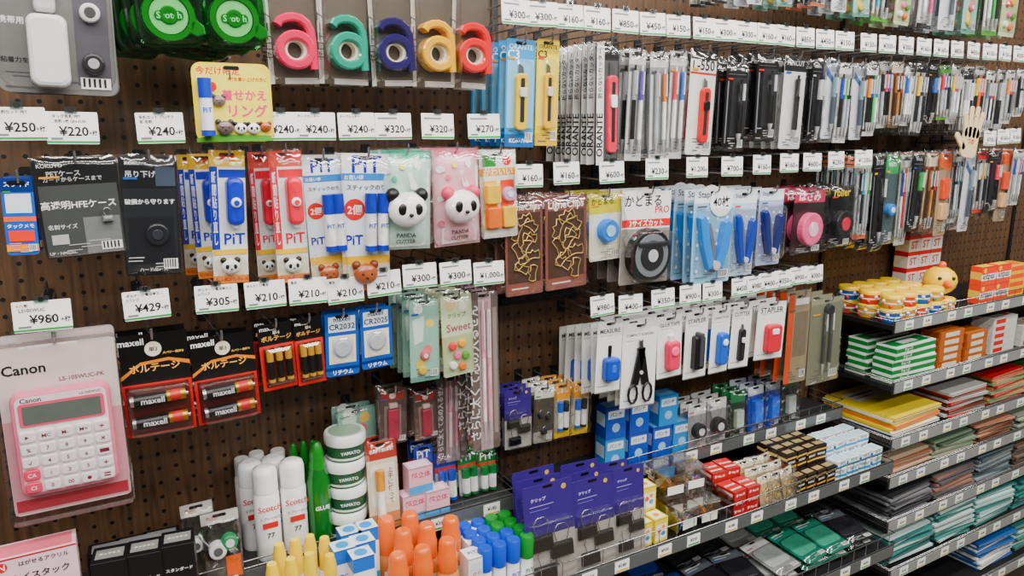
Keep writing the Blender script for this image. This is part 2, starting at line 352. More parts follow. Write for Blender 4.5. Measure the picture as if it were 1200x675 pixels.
def tag(u,v,txt,sub='',d=.19,w=.055,h=.038):
    x,z=PY(u,v,-d)
    thing('price_tag','white price tag with black lettering and green edge','price tag',[('price_tag',tagmesh(txt,sub,w,h))],(x,-d,z),rx=-4,rz=random.uniform(-4,4),ry=random.uniform(-1.5,1.5),group='price tags'); return x,z
def H(sp,b,n=1,gap=.012,d=.17,hk=True,lean=0):
    x,z,w,h=BX(b,-d); w=round(w,3); h=round(h,3)
    parts=pack(w,h,sp)
    if hk: hook(x,z-.006,d,0,.03,False)
    for i in range(n):
        thing(sp['name'],sp['label'],sp['cat'],parts,(x+random.uniform(-.002,.002),-d+i*gap,z),rx=-lean,rz=random.uniform(-4,4) if n>1 else 0,ry=random.uniform(-2.2,2.2),group=sp['cat']+' packs on one hook' if n>1 else None)
# ================================================================ SPECS
def S(name,label,cat,**k): k.update(name=name,label=label,cat=cat); KEEP.append(k); return k
dispenser=S('tape_dispenser_pack','clear blister pack with white adhesive dispenser hanging on pegboard','stationery pack',base='8f8d8b',r=.012,deco=[('r',.0,.0,1,.1,'7e7c7a'),('t','携帯用',.15,.45,.2,'eeeeee'),('t','粘着力を',.15,.75,.22,'333333'),('r',.66,.2,.95,.92,'66646a')],items=[('dispenser','slab',.27,.4,.6,.95,.024,.01,'f2f2f0',.005),('dispenser','slab',.34,.2,.52,.38,.018,.006,'dcdcda',.004),('refill','disc',.8,.35,.09,.012,'e8e8e8',.05,'555555'),('refill','disc',.8,.75,.1,.012,'2c2c30',.05,'bbbbbb')],blister=(.02,.03,.98,.98,.03,.02))
def donut(col,lc,nm): return S('tape_cutter_pack','%s ring-shaped tape cutter in clear pack with header card'%nm,'tape cutter',clean=1,base='a09888',r=.006,deco=[('r',0,0,1,.10,'f4f4f2'),('t','セロテープ',.55,.05,.8,'333333'),('r',0,.10,1,.16,lc),('r',.0,.16,1,1,'6c6458'),('r',0,.16,.1,1,'e6e2da'),('R','セロテープ',.05,.6,.4,'5a5a5a'),('r',.3,.95,1,1,'d8d4ce')],items=[('tape_cutter','cd',.52,.72,.0195,col)],blister=(.02,.12,.99,.98,.038,.012))
hefe=S('card_case_pack','black and clear card case pack with white lettering','card case',base='1c1c1f',deco=[('t','KOKUYO',.2,.06,.3,'f0f0f0'),('t','PETケース',.35,.14,.4,'d0d0d0'),('r',.03,.26,.97,.99,'5a5d5b'),('t','カードからケースまで',.45,.2,.7,'cfcfcf'),('t','高透明HFEケース',.48,.46,.9,'ffffff'),('t','名刺サイズ',.25,.68,.35,'e8e8e8'),('r',.1,.76,.3,.86,'c9c9c9'),('r',.5,.6,.95,.98,'8b8e8c'),('t','UP・NM22N',.2,.95,.3,'e0e0e0')],items=[('strap_clip','clip',.8,.62,.14,'888888')],film=.006)
hard=S('card_case_pack','black card case pack with white lettering','card case',base='17181b',deco=[('t','KOKUYO',.3,.05,.4,'f0f0f0'),('t','吊り下げ名札',.5,.14,.8,'dddddd'),('r',.62,.08,.97,.24,'556070'),('r',.04,.26,.96,.96,'2c2f35'),('t','破損から守ります',.5,.37,.88,'ffffff'),('r',.1,.5,.9,.9,'202227'),('t','ハードケース',.5,.95,.5,'dddddd')],items=[('strap_reel','disc',.6,.65,.22,.006,'26282d',.1,'3a3d44')],film=.006)
refill=S('glue_refill_box','small blue and orange hanging refill box','refill box',base='2a68b8',t=.014,deco=[('r',0,0,1,.18,'123a7a'),('t','スライド',.5,.08,.8,'ffffff'),('r',.1,.2,.9,.45,'e8eef4'),('r',0,.5,1,.56,'e87820'),('t','タックメモ',.5,.62,.85,'ffffff'),('r',.1,.68,.9,.82,'e04a28'),('r',0,.86,1,.95,'f0a030')])
def pit(c,hd,nm): return S('tape_glue_pack','%s tape glue roller pack with white bag and bear case'%nm,'tape glue',clean=1,base='f4f6f8',deco=[('r',0,0,1,.12,hd),('r',0,.12,.22,.74,c),('v','瞬間貼り直し',.11,.43,.55,.13,'ffffff'),('t','瞬間',.5,.055,.4,'c02020'),('r',.25,.14,1,.2,c),('t','PiT',.64,.66,.6,c),('r',.02,.74,.98,.78,'f4d23c'),('o',.05,.95,.95,.79,'e8e0cc'),('r',0,.94,1,1,'e89a3a'),('t','もう曲がらない!!',.5,.968,.9,'c03a20')],items=[('tape_glue','slab',.42,.2,.9,.55,.018,.008,c,.005),('tape_glue','disc',.66,.38,.15,.021,'f2f2f2',.08,c),('tape_glue','slab',.55,.5,.78,.58,.012,.004,'dfe6ee',.002),('bear_case','bear',.48,.87,.27)],film=.015)
stick2=S('glue_stick_pack','white glue stick twin pack with blue sticks in clear bag','glue stick',clean=1,base='eef3f8',deco=[('r',0,0,1,.14,'fbfcfd'),('t','PiT',.52,.075,.62,'12309a'),('r',.0,.14,1,.19,'3a90d0'),('t','お買い得',.25,.17,.4,'ffffff'),('c',.26,.4,.22,'d3201a'),('t','2個',.26,.4,.3,'ffffff'),('t','スティックのり',.5,.24,.8,'444444'),('t','PiT',.25,.62,.36,'12309a'),('r',0,.74,1,.8,'f0c82c'),('r',0,.8,1,1,'e6dcc6'),('r',0,.94,1,1,'e8a03a'),('t','着せかえ',.6,.968,.6,'b0421c')],items=[('glue_stick','glue',.56,.28,.7,.0088),('glue_stick','glue',.82,.28,.7,.0088),('bear_case','bear',.45,.87,.26,'b06a3c','8a4a26','1a1a1a',False)],film=.018)
def panda(bg,c,face,ear,nm): return S('animal_cutter_pack','%s puffy bag with animal-shaped cutter'%nm,'animal cutter',base=bg,puff=.014,r=.01,deco=[('r',0,0,1,.08,c),('c',.12,.2,.07,'ffffff'),('c',.4,.16,.05,'f8e46a'),('c',.7,.15,.08,'ffffff'),('c',.9,.4,.05,'ffffff'),('c',.1,.5,.05,'f4f4f4'),('l',[(.5,.22),(.95,.18),(.92,.42),(.55,.38)],'fafaf6'),('c',.25,.28,.05,c),('c',.85,.62,.05,c),('c',.1,.75,.06,c),('l',[(.1,.8),(.85,.78),(.88,.96),(.12,.97)],'f8f8f4'),('t','PANDA',.48,.845,.36,'222222'),('t','CUTTER',.48,.91,.38,'222222')],items=[('animal_cutter','bear',.46,.58,.37,face,ear,'1a1a1a',True,.012)],film=.03)
notes=S('sticky_note_pack','yellow and red tape pack on white hanging card','sticky notes',clean=1,base='f4f3ec',deco=[('r',0,.0,1,.12,'f8f8f8'),('r',.08,.05,.45,.18,'3a9a4a'),('c',.75,.12,.12,'d83030'),('r',0,.2,1,.28,'f0b428'),('t','かわいい',.5,.24,.8,'ffffff'),('r',.08,.34,.45,.9,'f2c84a'),('r',.55,.34,.92,.9,'e85a3a')],items=[('tape_block','slab',.12,.38,.5,.6,.012,.003,'f0d040'),('tape_block','disc',.75,.5,.18,.012,'d8b8d8',.08,'f4f0f4'),('tape_block','slab',.12,.64,.5,.88,.012,.003,'e88a2a'),('tape_block','slab',.55,.64,.9,.88,.012,.003,'f2d254')],film=.016)
bAA=S('battery_pack','black card double-A battery pack with red blister base','batteries',clean=1,base='141414',deco=[('r',0,0,1,.28,'0c0c0c'),('t','maxell',.2,.07,.36,'f4f4f4'),('l',[(.0,.4),(.3,.27),(.7,.25),(1,.3),(1,.48),(0,.52)],'d8902c'),('l',[(.0,.44),(.3,.3),(.7,.28),(1,.34),(1,.48),(0,.52)],'1a1a1a'),('t','ボルテージ',.5,.33,.72,'f0c070'),('c',.5,.15,.12,'e8e0d0'),('t','単3',.5,.15,.12,'333333'),('t','大パワー長持ち',.78,.2,.3,'f0d070'),('r',0,.48,1,1,'b83028'),('r',.05,.5,.95,.98,'5a1814')],items=[('battery','batt',.1,.93,.62,.0078,.001),('battery','batt',.1,.93,.84,.0078,.001)],multi=True,blister=(.06,.5,.96,.98,.02,.006))
bAAA=S('battery_pack','black and red card triple-A battery pack','batteries',clean=1,base='141414',deco=[('t','maxell',.28,.07,.45,'f4f4f4'),('t','ボルテージ',.5,.22,.85,'f0c070'),('r',0,.32,1,1,'c23a30'),('t','単4',.5,.14,.2,'e8e0d0'),('r',.1,.36,.9,.95,'6a2018')],items=[('battery','glue',.24,.38,.86,.005,'151515','c8a24a',None),('battery','glue',.5,.38,.86,.005,'151515','c8a24a',None),('battery','glue',.76,.38,.86,.005,'151515','c8a24a',None)],multi=True,blister=(.06,.34,.94,.92,.013,.005))
def coin(t): return S('coin_battery_pack','blue card with one silver coin battery','coin battery',clean=1,base='1f5fa8',deco=[('r',.1,.06,.9,.3,'e8f0f8'),('t','maxell',.5,.1,.5,'203050'),('t',t,.5,.22,.76,'203050'),('r',.1,.36,.9,.8,'e6e2d2'),('c',.5,.57,.3,'b8c4d0'),('r',0,.86,1,.9,'0f3a78'),('t','リチウム',.5,.94,.6,'ffffff')],items=[('coin_cell','disc',.5,.57,.24,.004,'c9cdd0')],blister=(.18,.38,.82,.78,.007,.01))
charm=S('sticker_pack','mint patterned card with small gold clips','clip pack',base='a8ccbe',deco=[('c',.3,.12,.16,'f4f4ee'),('c',.7,.3,.14,'f4d884'),('l',[(.1,.25),(.5,.2),(.45,.5),(.15,.55)],'e2efe6'),('c',.6,.62,.16,'e88a98'),('c',.35,.78,.16,'e8d070'),('r',0,.94,1,1,'7aa898')],items=[('charm_clip','disc',.5,.68,.16,.006,'d8707e',.08,'f4e8e0'),('charm_clip','disc',.4,.86,.14,.006,'e2c250')],film=.01)
sweet=S('clip_pack','pale green card with colourful sweet-shaped clips','clip pack',clean=1,base='d8e4c4',deco=[('t','Sweet',.55,.4,.8,'b0567a'),('c',.3,.12,.18,'e6d3a8'),('c',.7,.15,.14,'f4f0e0'),('t','クリップ',.5,.25,.6,'6a8a4a'),('r',.0,.5,1,.95,'c0cca4')],items=[('sweet_clip','disc',.3,.62,.12,.008,'e84a5a'),('sweet_clip','disc',.6,.6,.12,.008,'f0c030'),('sweet_clip','disc',.45,.74,.12,.008,'f08ab0'),('sweet_clip','disc',.72,.76,.12,.008,'6ab04a'),('sweet_clip','disc',.3,.86,.12,.008,'f4f4f0'),('sweet_clip','disc',.6,.89,.12,.008,'e8902a')],film=.01)
ruler=S('pencil_pack','long clear pack holding pale pink pencils','pencil pack',clean=1,base='7d726c',deco=[('r',.3,.0,.75,1,'ccb8ba'),('R','さらに太くて芯の入るせん',.12,.5,.85,'f0f0f0'),('r',.8,.1,.95,.9,'a89a94')],items=[('pencil','pen',.42,.05,.97,.0035,'e8b4c0','f4e4e4'),('pencil','pen',.62,.05,.97,.0035,'f0e8e8','e8b4c0')],film=.008)
lead=S('pencil_lead_pack','translucent red and grey small pack','lead pack',base='6c5c58',deco=[('r',.1,.05,.9,.2,'a84038'),('r',.2,.3,.8,.95,'9a8a86'),('c',.5,.12,.12,'e8d8d0')],items=[('lead_case','slab',.3,.35,.7,.9,.008,.002,'a8485c'),('lead_cap','slab',.35,.25,.65,.34,.007,.002,'d8c8c0')],film=.008)
pop=S('promotion_sign','yellow promotional sign with rounded edge and pink lettering','sign',clean=1,base='f3e05a',r=.012,t=.0015,deco=[('o',.03,.97,.97,.03,'f6e874'),('t','今だけ限定',.33,.1,.55,'d8342c'),('t','PiTお買い上げの方に',.7,.2,.5,'c05018'),('t','着せかえ',.64,.4,.58,'e0388a'),('t','リング',.68,.6,.5,'e0388a'),('c',.24,.3,.06,'d8342c'),('r',.38,.92,.95,.96,'e8902a'),('l',[(0,.95),(.3,.9),(.95,.92),(.98,.99),(0,1)],'6ab04a')],items=[('glue_stick','glue',.14,.2,.92,.0085,'f2f4f8','2a4ab0'),('bear_case','bear',.36,.82,.11,'7a6a66','4a4040','1a1a1a',False),('bear_case','bear',.56,.83,.085),('bear_case','bear',.73,.83,.085),('bear_case','bear',.89,.81,.075,'b06a3c','8a4a26','1a1a1a',False),('bear_case','bear',.31,.48,.085,'8a7a76','5a5050','1a1a1a',False)])
C3b=S('cutter_pack','light blue cutter knife pack with yellow knife','cutter knife',base='3f9fd0',deco=[('t','ORANTE',.5,.07,.8,'e8f4fa'),('t','C3',.25,.14,.4,'ffffff'),('r',.05,.18,.95,.82,'9fd2ea'),('r',0,.88,1,1,'1f6fa8'),('t','KOKUYO',.5,.94,.7,'ffffff')],items=[('cutter_knife','cut',.5,.22,.84,.4,'f0d42a','e8e8e8')],blister=(.18,.18,.84,.86,.014))
C3y=S('cutter_pack','yellow cutter knife pack with yellow knife','cutter knife',base='f0d84a',deco=[('t','ORANTE',.5,.07,.8,'333333'),('t','C3',.25,.14,.4,'222222'),('r',.05,.18,.95,.82,'f4e67a'),('r',0,.88,1,1,'d8b82a')],items=[('cutter_knife','cut',.5,.22,.84,.4,'f0c81e','e8e8e8')],blister=(.18,.18,.84,.86,.014))
oran=S('cutter_pack','white and black unbreakable cutter pack with pink knife','cutter knife',clean=1,base='3a3a3c',deco=[('r',0,0,.34,1,'f4f4f2'),('r',.34,.0,1,.12,'2a2a2a'),('R','折らないカッター',.15,.25,.4,'222222'),('R','ORANTE',.15,.75,.36,'222222'),('r',.36,.14,.95,.95,'6a6a6c')],items=[('cutter_knife','cut',.64,.15,.9,.42,'e84a6a','f4f4f4')],film=.01)
def penp(cols,base='a6a8a8',hd='e0e0dc',nm='coloured',r=.004):
    n=len(cols); return S('pen_pack','narrow clear pack of %s pens with header card'%nm,'pen',base=base,deco=[('r',0,0,1,.13,hd),('r',.15,.04,.85,.06,'555555'),('r',0,.94,1,1,hd),('r',.03,.2,.16,.9,'e4e4e0')],items=[('pen','pen',(i+.5)/n*.84+.08,.14,.95,r,c,random.choice(['222222',c,'f0f0f0','b8bcc0'])) for i,c in enumerate(cols)],film=.008)
l550=S('cutter_pack','white card with red and black cutter knife','cutter knife',base='f2f1ee',deco=[('r',0,0,1,.08,'222222'),('t','L-550',.5,.13,.85,'222222'),('r',0,.2,1,.22,'d03028')],items=[('cutter_knife','cut',.58,.25,.88,.34,'d8322a','1c1c1c')],film=.01)
def blackp(t,c='e8e8e8',it='3a3a3c',b='161618'): return S('writing_tool_pack','black card pack with dark writing tool','writing tool',base=b,deco=[('t',t,.5,.06,.6,c),('r',.1,.12,.9,.125,'8a8a8a'),('r',.08,.2,.14,.9,'8d8d90'),('r',.3,.16,.95,.82,'3b3b3e')],items=[('tool','pen',.62,.18,.92,.006,it,'1a1a1a')],film=.010)
pencut=S('cutter_pack','white and black card with slim black pen cutter','cutter knife',base='e9e9e7',deco=[('r',0,0,1,.16,'2a2a2a'),('t','PENCUT',.5,.07,.8,'ffffff')],items=[('pen_cutter','pen',.55,.2,.92,.0055,'1a1a1a','333333')],film=.009)
whitep=S('pen_pack','white card pack with silver mechanical pencil','pen',base='e0e2e6',deco=[('r',0,0,1,.16,'b7bcc4'),('l',[(.1,.1),(.9,.3),(.9,.36),(.1,.2)],'5d7ea8')],items=[('mechanical_pencil','pen',.6,.18,.95,.005,'8aa4b0','5a6470')],film=.009)
brownp=S('brush_pack','narrow clear brown pack with fine brushes','brush',base='7c6450',deco=[('r',0,0,1,.16,'e8dcc8'),('r',.06,.2,.2,.9,'c8b498')],items=[('brush','pen',.35,.16,.96,.0035,'b07a3c','5a3a20'),('brush','pen',.6,.16,.93,.0035,'2a2a2a','c89850'),('brush','pen',.82,.16,.95,.0035,'c04a2a','5a3a20')],film=.008)
orangep=S('refill_pack','orange and clear card pack with small refills','refill pack',base='b0a088',deco=[('r',0,0,1,.2,'e87830')],items=[('refill','slab',.2,.3,.8,.55,.01,.004,'e86a3a'),('refill','slab',.2,.6,.8,.8,.01,.004,'f0c8a0')],film=.012)
ligne=S('clip_pack','reddish brown card pack with loose gold wire clips','clip pack',clean=1,base='94655a',deco=[('r',0,.0,1,.14,'8c5c52'),('r',.06,.15,.94,.87,'5c463c'),('t','LigneClips',.5,.1,.86,'fffaf2'),('r',.15,.92,.6,.935,'f0e0d0')],items=[('gold_clip','loop',.5+.22*math.sin(i*2.3),.22+.062*i,.19,'ecd08c',[20,-35,70,-10,50,-60,5,35,-25,80][i]) for i in range(10)],film=.014)
bluet=S('pasting_tool_pack','yellow and blue card with round blue tool','corner tool',base='e9e6d6',deco=[('r',0,0,1,.3,'d8d02a'),('t','かどまる',.4,.12,.7,'333333'),('c',.5,.55,.34,'cfe6f0')],items=[('blue_tool','disc',.5,.55,.28,.016,'2a8ad8',.14,'bfe0f4')],film=.02)
kado=S('corner_cutter_pack','white and red card with round black corner cutter','corner tool',clean=1,base='efeeec',deco=[('r',0,0,1,.28,'f2f2f0'),('t','かどまる',.42,.1,.75,'1a1a1a'),('t','PRO',.82,.2,.3,'c02828'),('r',0,.3,1,.38,'d03028'),('t','3サイズカット',.5,.34,.7,'ffffff'),('r',0,.4,1,1,'9a958f'),('t','SUNSTAR',.8,.95,.3,'333333')],items=[('corner_cutter','disc',.5,.68,.42,.020,'1b1b1d',.34,'8c9094'),('corner_cutter','disc',.5,.68,.24,.024,'2a2a2c',.1,'d8d8d8'),('corner_cutter','slab',.2,.53,.8,.58,.026,.004,'2c2c30')],blister=(.05,.42,.97,.96,.03,.02))
def stapl(c,bg,nm,rib=None): return S('stapler_pack','blister pack with %s open hand stapler on card'%nm,'stapler',base=bg,deco=[('r',0,0,1,.14,'f0f4f8'),('t','Stapler',.35,.06,.5,'3a5a7a')]+[('c',.12+.25*(i%4),.3+.14*(i//4),.035,'e8f2f8') for i in range(18)]+(rib or []),items=[('stapler','stap',.5,.26,.86,.66,c)],blister=(.04,.2,.97,.92,.018,.01))
st40=stapl('1f9ae0','a8d0e6','light blue',[('c',.68,.13,.3,'fafafa'),('t','40枚',.68,.13,.44,'1a1a1a')]); st_b=stapl('1f50b0','c8d8e8','blue'); st_n=stapl('26347a','b8c0d8','navy')
pinkt=S('tape_pack','pink and black card with pink round tape tool','tape tool',base='3a262c',deco=[('r',0,0,1,.2,'b8486a'),('t','はさみ',.5,.1,.7,'ffffff')],items=[('pink_tool','disc',.5,.6,.34,.016,'f07aa4',.15,'fbd6e2')],film=.02)
blkt=S('tape_pack','black card with round black tape tool','tape tool',base='161618',deco=[('r',.0,0,1,.1,'2c2c2c'),('t','roller',.5,.1,.7,'e8d040')],items=[('black_tool','disc',.5,.6,.36,.016,'2a2a2e',.18,'cc3a5a')],film=.02)
def meas(t,items,nm,dk='2d2d2d'): return S('tool_card','white minimalist card with %s and black lettering'%nm,'compact stationery',clean=1,base='f0f0ec',r=.002,deco=[('t',t,.5,.14,.8,dk),('r',.1,.2,.6,.205,'999999'),('r',.08,.9,.5,.91,'999999'),('r',0,.985,1,1,'8c8c88')],items=items)
measure=meas('MEASURE',[('tape_measure','slab',.24,.5,.8,.82,.018,.007,'2458b0',.005),('tape_measure','slab',.42,.58,.62,.7,.0185,.003,'3f7cc8'),('tape_measure','slab',.45,.34,.58,.5,.003,.002,'1a1a1a')],'blue tape measure')
csc=meas('COMPACT SCISSORS',[('scissors','sciss',.52,.2,.95,.75)],'black compact scissors')
gtape=meas('GLUE TAPE',[('glue_tape','slab',.3,.4,.78,.86,.016,.007,'d83a68',.004),('glue_tape','disc',.54,.55,.16,.019,'f07a9a'),('glue_tape','slab',.42,.3,.64,.42,.008,.003,'e8e8e8')],'pink glue tape')
stp=meas('STAPLER',[('mini_stapler','slab',.3,.35,.72,.85,.016,.005,'1f1f22',.004),('mini_stapler','slab',.45,.3,.6,.8,.019,.003,'55555a')],'black mini stapler')
corr=meas('CORRECTION',[('correction_tape','slab',.3,.36,.74,.86,.016,.008,'2a6ac0',.004),('correction_tape','disc',.52,.5,.14,.019,'e8f0f8')],'blue correction tape')
cutc=meas('CUTTER',[('mini_cutter','cut',.52,.28,.88,.28,'2a2a2e','e8e8e8')],'black mini cutter')
stc=meas('STAPLER',[('mini_stapler','slab',.28,.38,.78,.86,.016,.008,'c8344a',.004),('mini_stapler','slab',.4,.44,.64,.54,.018,.003,'f0f0f0')],'red mini stapler')
oran2=S('sheet_pack','orange-edged card hanging in clear sleeve','sheet pack',base='a89a82',deco=[('r',0,0,.25,1,'d2602a'),('r',.3,.05,.9,.12,'f4f4f4'),('r',.3,.2,.9,.7,'8c8270')],film=.004)
comp=S('compass_pack','olive card with silver folding compass','compass',base='8a8c78',r=.004,deco=[('r',0,0,1,.06,'a4a48c')],items=[('compass','pen',.42,.12,.9,.004,'6a6c6e','5a5a5c'),('compass','pen',.62,.12,.9,.004,'6a6c6e','5a5a5c'),('compass','disc',.52,.13,.12,.012,'3a3a3c')],film=.01)
clipbag=S('staple_bag','clear bag with dark clips and white header card','staple bag',base='a9a69d',deco=[('r',0,0,1,.22,'e8e6de'),('t','クリップ',.5,.1,.7,'333333'),('r',0,.22,1,.8,'5b564c')],items=[('binder_clip','clip',.3,.5,.26),('binder_clip','clip',.7,.55,.26),('binder_clip','clip',.5,.8,.26)],film=.016)
ypen=S('highlighter_pack','yellow header card pack with blue-capped tools','marker pack',clean=1,base='d4d0c0',deco=[('r',0,0,1,.3,'f0b83a'),('t','しるし',.5,.14,.7,'ffffff'),('r',0,.86,1,1,'f0d23a')],items=[('marker','glue',.3,.32,.84,.006,'f4f4f4','2a6ac0',None),('marker','glue',.65,.32,.84,.006,'f4f4f4','222222',None)],film=.016)
purple=S('clip_card','deep purple card with black binder clips in blister','binder clip',clean=1,base='4c3684',deco=[('r',0,0,1,.5,'46307c'),('c',.82,.07,.05,'c8b060'),('t','クリップ',.3,.14,.3,'d8d4f4'),('r',.12,.2,.6,.206,'b8b0e0'),('r',.12,.24,.5,.246,'8880c0'),('r',0,.5,1,1,'b8b4ae')],items=[('binder_clip','clip',.3,.55,.46),('binder_clip','clip',.7,.66,.46),('binder_clip','clip',.35,.85,.44)],blister=(.04,.36,.96,.99,.014,.006))
beige=S('clip_bag','beige clear bag with header card and small clips','clip bag',base='b8a88c',deco=[('r',0,0,1,.25,'efe6d2'),('t','クリップ',.5,.12,.7,'6a4a2a')],items=[('gold_clip','loop',.35,.45,.16,'e8cc88',20),('gold_clip','loop',.65,.55,.16,'e8cc88',-40),('gold_clip','loop',.4,.7,.16,'e8cc88',60)],film=.016)
# ================================================================ SETTING
PG=PEG()
for x0,x1 in ((-.92,.676),(.69,1.645),(1.66,2.56),(2.575,3.5)):
    m=MB(); m.box(x0,0,.2,x1,.018,2.3,PG); thing('pegboard_panel','dark walnut pegboard panel with rows of small holes','pegboard',[('pegboard_panel',m.build('pegboard_panel'))],(0,0,0),group='pegboard panels')
for x in (.683,1.652,2.567):
    m=MB(); m.box(x-.0065,-.006,.2,x+.0065,.02,2.3,M('1d1b1a',.5))
    for k in range(84): m.box(x-.002,-.0065,.22+k*.025,x+.002,-.0055,.236+k*.025,'050505')
    thing('slotted_upright','black slotted shelf upright between pegboard panels','upright',[('slotted_upright',m.build('slotted_upright'))],(0,0,0),group='slotted uprights')
m=MB(); m.box(-2.2,.03,0,4.6,.08,2.9,'4a3c32'); struct('wall_back',m)
m=MB(); m.box(-2.2,-4.2,-.05,4.6,.08,0,'8a8378'); struct('floor',m)
# ================================================================ BAY 1
H(dispenser,(-6,-42,136,110),2,.035,.16)
tag(22,145,'¥250','名刺セット PET|',.194); tag(85,150,'¥220','タッグ名札 PET|名刺 1枚 QN-310V',.194)
for c,lc,nm,b in (('e0306e','c8305e','pink',(309,-42,368,98)),('18a890','30a0a0','teal',(370,-40,429,99)),('3a2c66','3a3262','purple',(431,-38,479,101)),('f2c41e','d8b030','yellow',(481,-36,530,102)),('dc2438','c83040','red',(532,-32,572,104))):
    H(donut(c,lc,nm),b,2,.045,.16)
def scotch():
    m=MB(); G=M('128a3c',.12,0,.8); n=24; R=.031; E=CLEAR('8ad8a0',.16,.06)
    pts=[(R*math.cos(t),R*math.sin(t)) for t in [rad(50+ i*270/n) for i in range(n+1)]]+[(.03,-.024),(.04,-.022),(.04,-.012),(.031,.006)]
    m.prism(pts,.0,-.0015,G); m.ring(0,0,R*.99,.0235,-.001,-.020,G); m.prism([(.022,-.022),(.03,-.026),(.041,-.022),(.04,-.012),(.03,-.004),(.024,-.008)],-.001,-.020,G,.002)
    m.ring(0,0,.010,.006,-.001,-.020,G); a=m.build('dispenser_body')
    m=MB(); m.ring(0,0,.0225,.0105,.0,-.018,'d8e8c8'); m.ring(0,0,.0115,.0095,-.017,-.0185,'2a9a50'); m.slab(-.017,-.0055,.017,.0055,-.018,-.0195,.005,G); m.text('Scotch',.0,0,-.0198,'f4fff4',w=.029); b=m.build('tape_roll')
    m=MB(); m.slab(-.037,-.037,.042,.042,.002,.001,.016,E); m.slab(-.012,.034,.012,.06,.001,-.0015,.006,M('2c9a58',.3)); m.slab(-.036,-.036,.041,.041,.0005,-.023,.016,CLEAR('c8f0d4',.07,.05),.008); c=m.build('hanger_blister')
    return [('dispenser_body',a),('tape_roll',b),('hanger_blister',c)]
sp_=scotch()
for u,v in ((196,20),(272,24)):
    x,z=PY(u,v,-.17); hook(x,z+.054,.175)
    for i in range(5): thing('tape_dispenser','green round tape dispenser with clear roll and white lettering','tape dispenser',sp_,(x-.0105*i,-.17+i*.028,z-.0015*i),ry=random.uniform(-8,8),group='green tape dispensers')
tag(188,150,'¥240','名札セット プロテク|縦 名刺',.194)
H(pop,(225,74,317,166),1,.01,.2,hk=False)
x,z=PY(270,100,-.2); hook(x,z,.186)
for u,t,s in ((330,'¥240','ッドミント'),(370,'¥240','テープカッター'),(418,'¥240','テープカッター'),(461,'¥320',''),(513,'¥320',''),(567,'¥270','')): tag(u,148,t,s,.194)
H(refill,(8,208,46,298),2,.03,.17)
H(hefe,(44,186,143,300),2,.03,.175); H(hard,(147,184,213,322),2,.03,.175)
pb=pit('1c3cb0','f0cc3a','blue'); pr=pit('d8284c','e86a5a','red')
H(pb,(226,180,258,326),1,.03,.125,hk=False); H(pb,(212,181,242,322),1,.03,.08)
H(pb,(252,176,293,331),1,.03,.175)
H(pr,(296,178,323,331),1,.03,.125); H(pr,(318,176,356,331),1,.03,.175)
H(stick2,(358,182,402,340),2,.035,.175); H(stick2,(404,180,459,340),2,.035,.185)
H(panda('d4ece2','4fb8a0','f8f8f6','1c1c1c','pale green'),(446,176,506,292),2,.045,.18)
H(panda('f6c8d0','e888a0','fbeef0','e86a8a','pink'),(504,174,560,287),2,.045,.172)
H(notes,(562,176,603,278),2,.03,.175)
for u,v,t,s in ((50,370,'¥980','十八号|LS105WUC'),(172,357,'¥429','ボルテージ電池単三 1|2パック'),(254,350,'¥305','ボルテージ電池単三 2|2パック'),(311,345,'¥210','ボルテージ電池|'),(361,341,'¥210','電池'),(405,340,'¥210','電池'),(450,332,'¥210',''),(492,323,'¥300',''),(534,320,'¥300',''),(573,320,'¥1,000','')):
    X,Zz=tag(u,v,t,s,.194,w=.062 if u==50 else .055); hook(X,Zz-.014,.17,0,.028,True)
H(bAA,(140,390,224,508),2,.035,.175); H(bAA,(224,392,299,492),2,.035,.175)
H(bAAA,(302,378,345,456),2,.028,.17); H(bAAA,(345,372,379,450),2,.028,.17)
H(coin('CR2032'),(381,366,421,440),2,.02,.17); H(coin('CR2025'),(421,360,458,431),2,.02,.17)
H(charm,(480,350,514,446),4,.03,.165); H(sweet,(516,345,553,440),4,.03,.165); H(ruler,(552,342,583,527),4,.028,.16)
H(lead,(445,455,478,520),2,.025,.09); H(lead,(484,458,512,515),2,.025,.09); H(charm,(395,478,440,520),2,.025,.06); H(ruler,(513,440,548,540),2,.03,.08)
